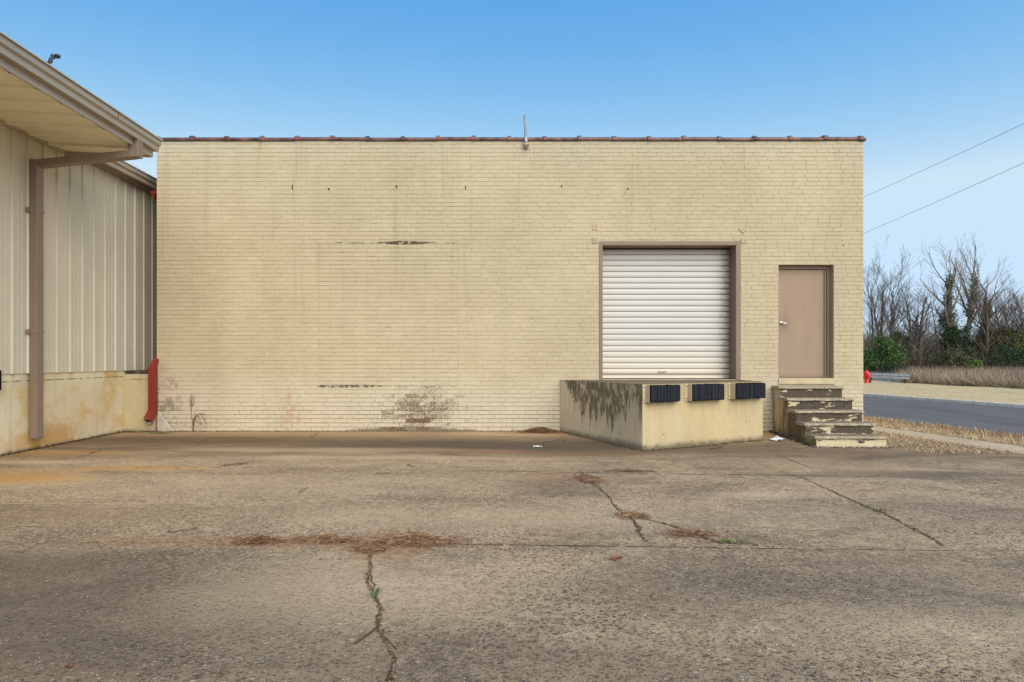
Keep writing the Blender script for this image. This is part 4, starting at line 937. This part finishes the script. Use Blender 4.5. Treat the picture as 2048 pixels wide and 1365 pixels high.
# guardrail
ga, gb = Vector((20.6, 37.6, 0)), Vector((24.35, 35.0, 0))
gd = thing('guardrail', (22.5, 36.2, 0), 'short galvanised guardrail with a W-shaped beam beyond the road', 'guardrail')
gm = MB(); pr = [(-.02, .0), (.06, .05), (.06, .09), (-.0, .13), (-.0, .18), (.06, .22), (.06, .26), (-.02, .31)]
dv = (gb - ga).normalized(); nv = Vector((dv.y, -dv.x, 0))
za, zb2 = .36, .20
def ring_(p, z): return [p + nv * o + Vector((0, 0, z + zz)) for o, zz in pr] + [p + nv * (o - .015) + Vector((0, 0, z + zz)) for o, zz in reversed(pr)]
gm.prism(ring_(ga, za), ring_(gb, zb2)); gm.build('beam', M['galv'], gd)
for t, lean in ((.12, .1), (.60, .35), (.955, 0)):
    p = ga.lerp(gb, t); z = lerp(za, zb2, t); q = MB(); b_ = p - nv * .09 - dv * lean * .5
    q.prism([b_ + Vector((x_, y_, -.2)) for x_, y_ in ((-.05, -.05), (.05, -.05), (.05, .05), (-.05, .05))], [p - nv * .09 + Vector((x_, y_, z + .26)) for x_, y_ in ((-.05, -.05), (.05, -.05), (.05, .05), (-.05, .05))]); q.build('post', M['oldwood'], gd)
for pa, pb_, lab in (((2400, 81), (1600, 449), 'upper black overhead wire running from the roof corner to the sky edge'), ((2400, 166), (1600, 519), 'lower black overhead wire above the bare trees')):
    a, b = at(*pa, 17), at(*pb_, 48); q = MB(); pts = []
    for k in range(-6, 31):
        t = k / 24; p = a.lerp(b, t); p.z -= 1.6 * t * (1 - t) * .35; pts.append(p)
    q.tube(pts, .009, 5); tag(q.build('overhead_wire', M['black']), lab, 'wire', 'overhead wires')

# ------------------------------------------------------------------ TREES AND BRUSH
def rot(d, ang, az):
    u = d.orthogonal().normalized(); w = d.cross(u); return (d * math.cos(ang) + (u * math.cos(az) + w * math.sin(az)) * math.sin(ang)).normalized()
def grow(lv, p, d, L, rad, r, mbs, up, spread, kids, maxlv, taper=.45, start=.3):
    n = 6 if lv == 0 else (4 if lv < 3 else 2); pts = [p.copy()]; dirs = [d.copy()]
    for k in range(n):
        d = (d + Vector((r.uniform(-1, 1), r.uniform(-1, 1), r.uniform(-.6, .8))) * (.10 if lv == 0 else .20) + Vector((0, 0, up))).normalized(); p = p + d * (L / n); pts.append(p.copy()); dirs.append(d.copy())
    rr = [max(.004, rad * lerp(1, taper if lv < maxlv else .3, k / n)) for k in range(n + 1)]
    mbs[0 if lv == 0 else 1].tube(pts, rr, 7 if lv == 0 else (4 if lv < 2 else 3), cap=False)
    if lv >= maxlv: return
    nk = kids[lv]
    for c in range(nk):
        t = lerp(start if lv == 0 else .2, 1.0, (c + r.random()) / nk); i = min(n, int(t * n)); fr_ = t * n - i; q = pts[i].lerp(pts[min(n, i + 1)], fr_) if i < n else pts[n]
        nd = rot(dirs[i], R(r.uniform(*spread)), r.uniform(0, 6.283))
        grow(lv + 1, q, nd, L * r.uniform(.38, .62) * (1.1 - .35 * t), rr[i] * r.uniform(.40, .62), r, mbs, up * 1.2 + .02, spread, kids, maxlv, taper, start)
def bare_tree(px, Y, H, label, seed, stems=((0, 0, 1),), r0=.16, spread=(22, 48), kids=(8, 5, 4, 4), maxlv=4, up=.05, mat='bark', start=.3, ivy=None, group='bare winter trees beyond the road', name='bare_tree'):
    r = random.Random(seed); H *= .80; X = (px - VX) / F * Y; base = Vector((X, Y, -.1)); t = thing(name, base, label, 'tree', group); mbs = (MB(), MB()); paths = []
    for i, (lx, ly, hs) in enumerate(stems):
        grow(0, base + Vector((r.uniform(-.15, .15), r.uniform(-.15, .15), 0)) * (0 if i == 0 else 1.6), Vector((lx, ly, 1)).normalized(), H * hs * .92, r0 * (.6 + .4 * hs), r, mbs, up, spread, kids, maxlv, .32, start)
    mbs[0].build('trunk', M[mat], t, smooth=True); mbs[1].build('crown', M[mat], t)
    if ivy:
        iv = MB()
        for _ in range(ivy[2]):
            i = r.randrange(len(mbs[0].v)); p = Vector(mbs[0].v[i]); 
            if not ivy[0] < p.z < ivy[1]:
                p = p + Vector((0, 0, 0)); p.z = r.uniform(ivy[0], ivy[1]); 
                vs = [Vector(q) for q in mbs[0].v]; near = min(vs, key=lambda q: abs(q.z - p.z)); p.x, p.y = near.x, near.y
            w_ = ivy[3] * (1.25 - .75 * (p.z - ivy[0]) / (ivy[1] - ivy[0])); leafcard(iv, p + Vector((r.gauss(0, w_), r.gauss(0, w_), r.gauss(0, .35))), r.uniform(.11, .22), r)
        iv.build('ivy', M['ivy'], t)
    return t
def leafcard(mb, p, s, r, mi=0, droop=0):
    a = Vector((r.uniform(-1, 1), r.uniform(-1, 1), r.uniform(-.7, .7) - droop)).normalized(); b = a.orthogonal().normalized(); b = rot(b, r.uniform(0, 6.28), 0) if False else (b * math.cos(r.random() * 6.28) + a.cross(b) * math.sin(r.random() * 6.28)).normalized()
    mb.poly([p, p + a * s * .5 + b * s * .28, p + a * s, p + a * s * .5 - b * s * .28], mi)
def bush(px, Y, lumps, n, size, mat, label, seed, stem='bark2', name='bush', group='evergreen shrubs at the wood edge', z0=-.1):
    r = random.Random(seed); X = (px - VX) / F * Y; base = Vector((X, Y, z0)); t = thing(name, base, label, 'shrub', group); mb = MB(); st = MB()
    tot = sum(l[3] * l[3] * l[4] for l in lumps)
    for (dx, dy, dz, rw, rh) in lumps:
        c = base + Vector((dx, dy, dz)); k = int(n * rw * rw * rh / tot)
        for _ in range(max(1, int(rw * 16))):
            a = r.uniform(0, 6.283); e = r.uniform(-.5, 1.4); q = Vector((math.cos(a) * math.cos(e) * rw, math.sin(a) * math.cos(e) * rw, math.sin(e) * rh)) * r.uniform(.75, 1.0); cl = r.uniform(.14, .34) * (rw + .4)
            for _ in range(max(3, k // max(1, int(rw * 16)))):
                leafcard(mb, c + q + Vector((r.gauss(0, cl), r.gauss(0, cl), r.gauss(0, cl * .8))) * .6, size * r.uniform(.6, 1.4), r)
        st.tube([base + Vector((r.uniform(-.1, .1), r.uniform(-.1, .1), 0)), base.lerp(c, .55) + Vector((0, 0, .1)), c + Vector((0, 0, rh * .4))], [.06, .045, .015], 5)
    mb.build('foliage', M[mat], t); st.build('stem', M[stem], t)
bare_tree(1741, 56, 11.0, 'slim straight bare tree closest to the brick building corner', 1, r0=.11, spread=(20, 50), start=.25)
bare_tree(1766, 54, 10.6, 'bare tree with many stems fanning up behind the green shrub', 2, ((-.12, 0, .92), (.06, .05, 1.0), (.22, -.05, .98), (.36, .1, .85)), .12, (14, 34), (8, 6, 5, 3), 4, .04, 'bark2')
bare_tree(1834, 50, 7.6, 'dark bare tree with a low fork just right of the green shrub', 3, ((-.10, 0, .95), (.14, .05, 1.0)), .20, (24, 46), (9, 7, 5, 4), 4, .04, 'bark2', .28)
bare_tree(1884, 52, 8.8, 'thin crooked leaning bare tree left of the ivy tree', 4, ((-.16, 0, 1.0),), .085, (25, 50), (6, 3, 2, 2), 3, .03, 'bark2', .5)
bare_tree(1868, 58, 5.5, 'small pale bare sapling between the forked tree and the leaning tree', 14, ((.02, 0, 1.0), (-.2, 0, .8)), .06, (22, 48), (8, 6, 4), 3, .04, 'bark')
bare_tree(1922, 52, 11.3, 'tallest bare tree with ivy climbing thickly up its trunk', 5, ((.05, 0, 1.0), (-.12, .05, .98), (-.42, 0, .62)), .27, (18, 44), (8, 5, 4, 3), 4, .05, 'palebark', .48, (2.0, 8.4, 5200, .20), name='ivy_tree')
bare_tree(1938, 54, 10.0, 'slanting tree with an ivy sleeve right of the tallest tree', 6, ((.30, 0, 1.0),), .20, (20, 46), (6, 5, 4, 3), 4, .05, 'palebark', .55, (1.3, 6.4, 3000, .16), name='ivy_tree')
bare_tree(1968, 50, 9.8, 'twisted dark bare tree right of the two ivy trees', 7, ((-.02, 0, 1.0), (.10, .05, .8)), .17, (24, 52), (9, 5, 4, 4), 4, .03, 'bark2', .3)
bare_tree(2020, 50, 7.8, 'low spreading bare tree at the right-hand edge of the wood', 8, ((-.05, 0, .95), (.25, 0, 1.0), (.45, .1, .9)), .15, (20, 44), (9, 6, 5, 4), 4, .05, 'bark2', .25)
bare_tree(2052, 54, 8.2, 'bare tree half cut off by the right edge of the picture', 9, ((-.15, 0, 1.0), (.1, 0, .9)), .16, (22, 46), (9, 6, 5, 4), 4, .05, 'bark', .25)
for i, (px, Y, H, lab) in enumerate(((1800, 68, 7.0, 'misty bare tree far back between the fanned and forked trees'), (1905, 70, 7.5, 'slight bare tree far back behind the leaning tree'), (1990, 68, 7.2, 'grey bare tree far back behind the twisted dark tree'), (1728, 66, 8.0, 'bare tree far back half hidden by the brick corner'))):
    bare_tree(px, Y, H, lab, 30 + i, ((0, 0, 1), (.2, 0, .9)), .10, (20, 46), (8, 6, 5, 3), 4, .05, 'bark')
bush(1764, 45, [(0, 0, 1.7, 1.15, 1.25), (-.75, .2, 1.2, .8, 1.0), (.7, 0, 1.5, .75, 1.1), (.1, .2, 2.6, .7, .6)], 7500, .13, 'leafA', 'large rounded bright green shrub next to the brick corner', 1)
bush(1790, 42, [(0, 0, .55, .75, .6), (.6, 0, .5, .5, .45)], 3200, .11, 'leafB', 'small dark green shrub crouching in front of the bright green one', 2)
bush(1796, 52, [(0, 0, 2.8, .9, 1.0), (.5, 0, 1.6, .9, 1.0)], 2600, .13, 'leafC', 'olive shrub behind the bright green shrub', 3)
bush(1912, 49, [(-.5, 0, 2.7, .7, .8), (.1, 0, 3.3, .75, 1.0), (.3, .2, 2.0, 1.0, 1.0), (-1.1, 0, 4.2, .28, .4), (-.9, 0, 3.6, .28, .4)], 6500, .14, 'leafB', 'dark ivy-choked shrub at the foot of the tallest tree', 4)
bush(1900, 47, [(0, 0, 1.2, 1.0, .9), (.9, 0, 1.0, .8, .8), (-.8, 0, .9, .7, .7)], 4200, .12, 'leafC', 'olive-brown shrub in front of the dark ivy-choked one', 5)
bush(1952, 46, [(0, 0, .75, .6, .6)], 1600, .11, 'brightleaf', 'small fresh green shrub low at the front of the wood', 6)
bush(2012, 50, [(0, 0, 3.0, 1.5, 1.0), (-1.3, 0, 3.2, .9, .8), (1.4, 0, 3.4, 1.0, .8)], 5200, .13, 'leafC', 'broad olive evergreen filling the right of the wood', 7)
bush(2046, 49, [(0, 0, 2.6, .9, .8)], 2200, .13, 'brightleaf', 'light green shrub cut by the right edge of the picture', 8)
bush(2010, 47, [(0, 0, 1.3, 1.3, 1.1), (1.2, 0, 1.2, 1.0, 1.0)], 4200, .12, 'leafB', 'dark grey-green shrub below the broad olive evergreen', 9)
bush(1735, 47, [(0, 0, .7, .8, .7)], 1500, .11, 'leafC', 'low olive shrub behind the hydrant', 10)
bush(1962, 52, [(0, 0, 2.2, 1.0, 1.4), (.8, 0, 1.2, .9, 1.0)], 3000, .12, 'leafC', 'loose olive shrub around the foot of the twisted dark tree', 11)
# undergrowth and far woods: countless twigs
def twigs(name, n, fn, mats, seed, w=(.006, .018), L=(.6, 1.8), lean=.5):
    r = random.Random(seed); mb = MB()
    for _ in range(n):
        p = fn(r); l = r.uniform(*L); d = Vector((r.gauss(0, lean), r.gauss(0, lean), 1)).normalized(); s = d.orthogonal().normalized(); s = (s * math.cos(r.random() * 6.28) + d.cross(s) * math.sin(r.random() * 6.28)) * r.uniform(*w)
        bnd = Vector((r.gauss(0, .15), r.gauss(0, .15), 0)) * l; mi = r.randrange(len(mats)); q = p + d * l * .5 + bnd * .4
        mb.poly([p - s, p + s, q + s * .7, q - s * .7], mi); mb.poly([q - s * .7, q + s * .7, p + d * l + bnd], mi)
    return tag(mb.build(name, [M[k] for k in mats]), kind='stuff')
def cone(r, Y0, Y1, p0=1690, p1=2620): Y = r.uniform(Y0, Y1); return lerp((p0 - VX) / F, (p1 - VX) / F, r.random()) * Y, Y
def f1(r): X, Y = cone(r, 47, 62); return Vector((X, Y, -.1 + abs(r.gauss(0, 1.2))))
twigs('undergrowth', 30000, f1, ['twigdark', 'twig', 'twigdark'], 1, (.008, .024), (.6, 1.9), .6)
def f2_(r): X, Y = cone(r, 64, 90); return Vector((X, Y, -.1 + r.random() ** 1.6 * 3.8))
twigs('far_woods', 36000, f2_, ['twig', 'purplebrush', 'twig'], 2, (.010, .028), (.9, 2.8), .45)
def f2b(r): X, Y = cone(r, 92, 110, 1300, 3400); return Vector((X, Y, -.3 + r.random() * 3.2))
twigs('distant_woods', 26000, f2b, ['purplebrush', 'twig'], 6, (.03, .08), (1.0, 3.0), .45)
def f3(r):
    while True:
        X, Y = cone(r, 35, 48, 1800, 2300)
        if X > 24.2 + r.random(): break
    return Vector((X, Y, -.1))
twigs('tall_dead_grass', 21000, f3, ['purplebrush', 'drygrass', 'purplebrush', 'needle'], 3, (.004, .011), (.5, 1.25), .32)
def f4(r):
    Y = r.uniform(27, 37); return Vector((25.3 - .03 * (Y - 30) + abs(r.gauss(0, .9)), Y, -.08))
twigs('bank_brush', 9000, f4, ['purplebrush', 'drygrass', 'drygrass', 'purplebrush'], 4, (.005, .011), (.3, 1.0), .6)
def f5(r): X, Y = cone(r, 41, 47, 1700, 1850); return Vector((X, Y, -.1))
twigs('shrub_grass', 2500, f5, ['twig', 'drygrass', 'twigdark'], 5, (.005, .012), (.3, .9), .5)
bk_ = MB(); rows = []
for Y in frange(22, 46, 1.0):
    e = 25.6 - .03 * (Y - 30); rows.append([bk_.vert((e + dx + .12 * math.sin(Y * 2.1 + dx), Y, zz)) for dx, zz in ((-.3, -.12), (.2, .12), (.9, .42), (1.5, .50), (9, .45), (9.4, -.2))])
for r0, r1 in zip(rows, rows[1:]):
    for k in range(5): bk_.face((r0[k], r0[k + 1], r1[k + 1], r1[k]), 0 if k < 2 else 1)
tag(bk_.build('gravel_bank', [M['gravel'], M['earth']]), kind='structure')
# pine whose tip shows over the canopy roof
pY = 30.0; tip = at(104, 112, pY)
pt = thing('pine_tree', (tip.x, pY, -.3), 'tall dark pine whose drooping tip shows above the canopy roof', 'tree')
tm = MB(); tm.tube([(tip.x - .35, pY, -.3), (tip.x - .3, pY, 8), (tip.x - .18, pY, tip.z - 1.2), (tip.x - .05, pY, tip.z - .2), (tip.x + .22, pY, tip.z - .02)], [.3, .2, .07, .03, .012], 8); tm.build('trunk', M['bark2'], pt, smooth=True)
cr = MB(); r = random.Random(7)
for k in range(46):
    z = lerp(7.5, tip.z - 1.6, k / 46); L = lerp(3.0, .5, k / 46); a = r.uniform(0, 6.283)
    for j in range(60):
        t = r.random(); p = Vector((tip.x - .25 + math.cos(a) * L * t, pY + math.sin(a) * L * t, z + t * .3 + r.gauss(0, .12))) + Vector((r.gauss(0, .15), r.gauss(0, .15), 0)); leafcard(cr, p, r.uniform(.12, .28), r)
for j in range(150):
    t = r.random(); q = .5 - .5 * math.cos(min(1, t * 1.5) * math.pi); p = Vector((tip.x - .32 + .70 * t, pY + r.gauss(0, .05), tip.z - .38 + .40 * q - .10 * max(0, t - .7) + r.gauss(0, .03))); leafcard(cr, p, r.uniform(.07, .16), r, 0, .3)
cr.build('crown', M['needlegreen'], pt)

# ------------------------------------------------------------------ SKY, SUN, CAMERA
SKYC = [(0.64, 2.251, 1.93), (1.10, 1.078, 3.12), (2.75, 0.306, 9)]
SUN = Vector((.34, -.735, .58)).normalized(); el = math.asin(SUN.z); az = math.atan2(SUN.x, SUN.y)
w_ = bpy.data.worlds.new('World'); sc.world = w_; w_.use_nodes = True; nt = w_.node_tree; nt.nodes.clear()
sky = nt.nodes.new('ShaderNodeTexSky'); sky.sky_type = 'NISHITA'; sky.sun_disc = False; sky.sun_elevation = el; sky.sun_rotation = az
sky.air_density = 1.0; sky.dust_density = .6; sky.ozone_density = 1.6; sky.altitude = 200
bg = nt.nodes.new('ShaderNodeBackground'); bg.inputs[1].default_value = .13
sp_ = nt.nodes.new('ShaderNodeSeparateColor'); cb_ = nt.nodes.new('ShaderNodeCombineColor'); tcw = nt.nodes.new('ShaderNodeTexCoord'); sx_ = nt.nodes.new('ShaderNodeSeparateXYZ'); nt.links.new(tcw.outputs['Generated'], sx_.inputs[0])
mt = nt.nodes.new('ShaderNodeMath'); mt.operation = 'MULTIPLY_ADD'; mt.inputs[1].default_value = .15; mt.inputs[2].default_value = .90; nt.links.new(sx_.outputs[0], mt.inputs[0])
vs_ = nt.nodes.new('ShaderNodeVectorMath'); vs_.operation = 'SCALE'; nt.links.new(sky.outputs[0], vs_.inputs[0]); nt.links.new(mt.outputs[0], vs_.inputs['Scale'])      # the sky is a little brighter towards the right-hand side
nt.links.new(vs_.outputs[0], sp_.inputs[0])
for i, (k, p, cap) in enumerate(SKYC):      # grade the sky channel by channel: deeper blue overhead, milky towards the horizon
    mn = nt.nodes.new('ShaderNodeMath'); mn.operation = 'MINIMUM'; mn.inputs[1].default_value = cap; nt.links.new(sp_.outputs[i], mn.inputs[0])
    pw = nt.nodes.new('ShaderNodeMath'); pw.operation = 'POWER'; pw.inputs[1].default_value = p; nt.links.new(mn.outputs[0], pw.inputs[0])
    ml = nt.nodes.new('ShaderNodeMath'); ml.operation = 'MULTIPLY'; ml.inputs[1].default_value = k; nt.links.new(pw.outputs[0], ml.inputs[0]); nt.links.new(ml.outputs[0], cb_.inputs[i])
nt.links.new(cb_.outputs[0], bg.inputs[0])
ow = nt.nodes.new('ShaderNodeOutputWorld'); nt.links.new(bg.outputs[0], ow.inputs[0])
sl_ = bpy.data.lights.new('sun', 'SUN'); sl_.energy = 2.2; sl_.angle = R(62); sl_.color = (1, .93, .82)
so_ = bpy.data.objects.new('sun', sl_); col.objects.link(so_); so_.rotation_euler = (-SUN).to_track_quat('-Z', 'Y').to_euler(); so_.location = (8, -10, 20)
cd = bpy.data.cameras.new('camera'); cam = bpy.data.objects.new('camera', cd); col.objects.link(cam); sc.camera = cam
cam.location = (0, 0, CAMH); cam.rotation_euler = (R(90), 0, 0); cd.sensor_width = 36; cd.lens = F / 2048 * 36
cd.shift_x = (1024 - VX) / 2048; cd.shift_y = (VY - 682.5) / 2048; cd.clip_start = .05; cd.clip_end = 3000
sc.view_settings.view_transform = 'Standard'; sc.view_settings.look = 'None'; sc.view_settings.exposure = 0.7; sc.view_settings.gamma = 1
try: sc.view_settings.use_curve_mapping = False
except Exception: pass
try: sc.cycles.use_denoising = True; sc.cycles.denoiser = 'OPENIMAGEDENOISE'; sc.cycles.denoising_input_passes = 'RGB_ALBEDO_NORMAL'; sc.cycles.denoising_prefilter = 'ACCURATE'
except Exception: pass
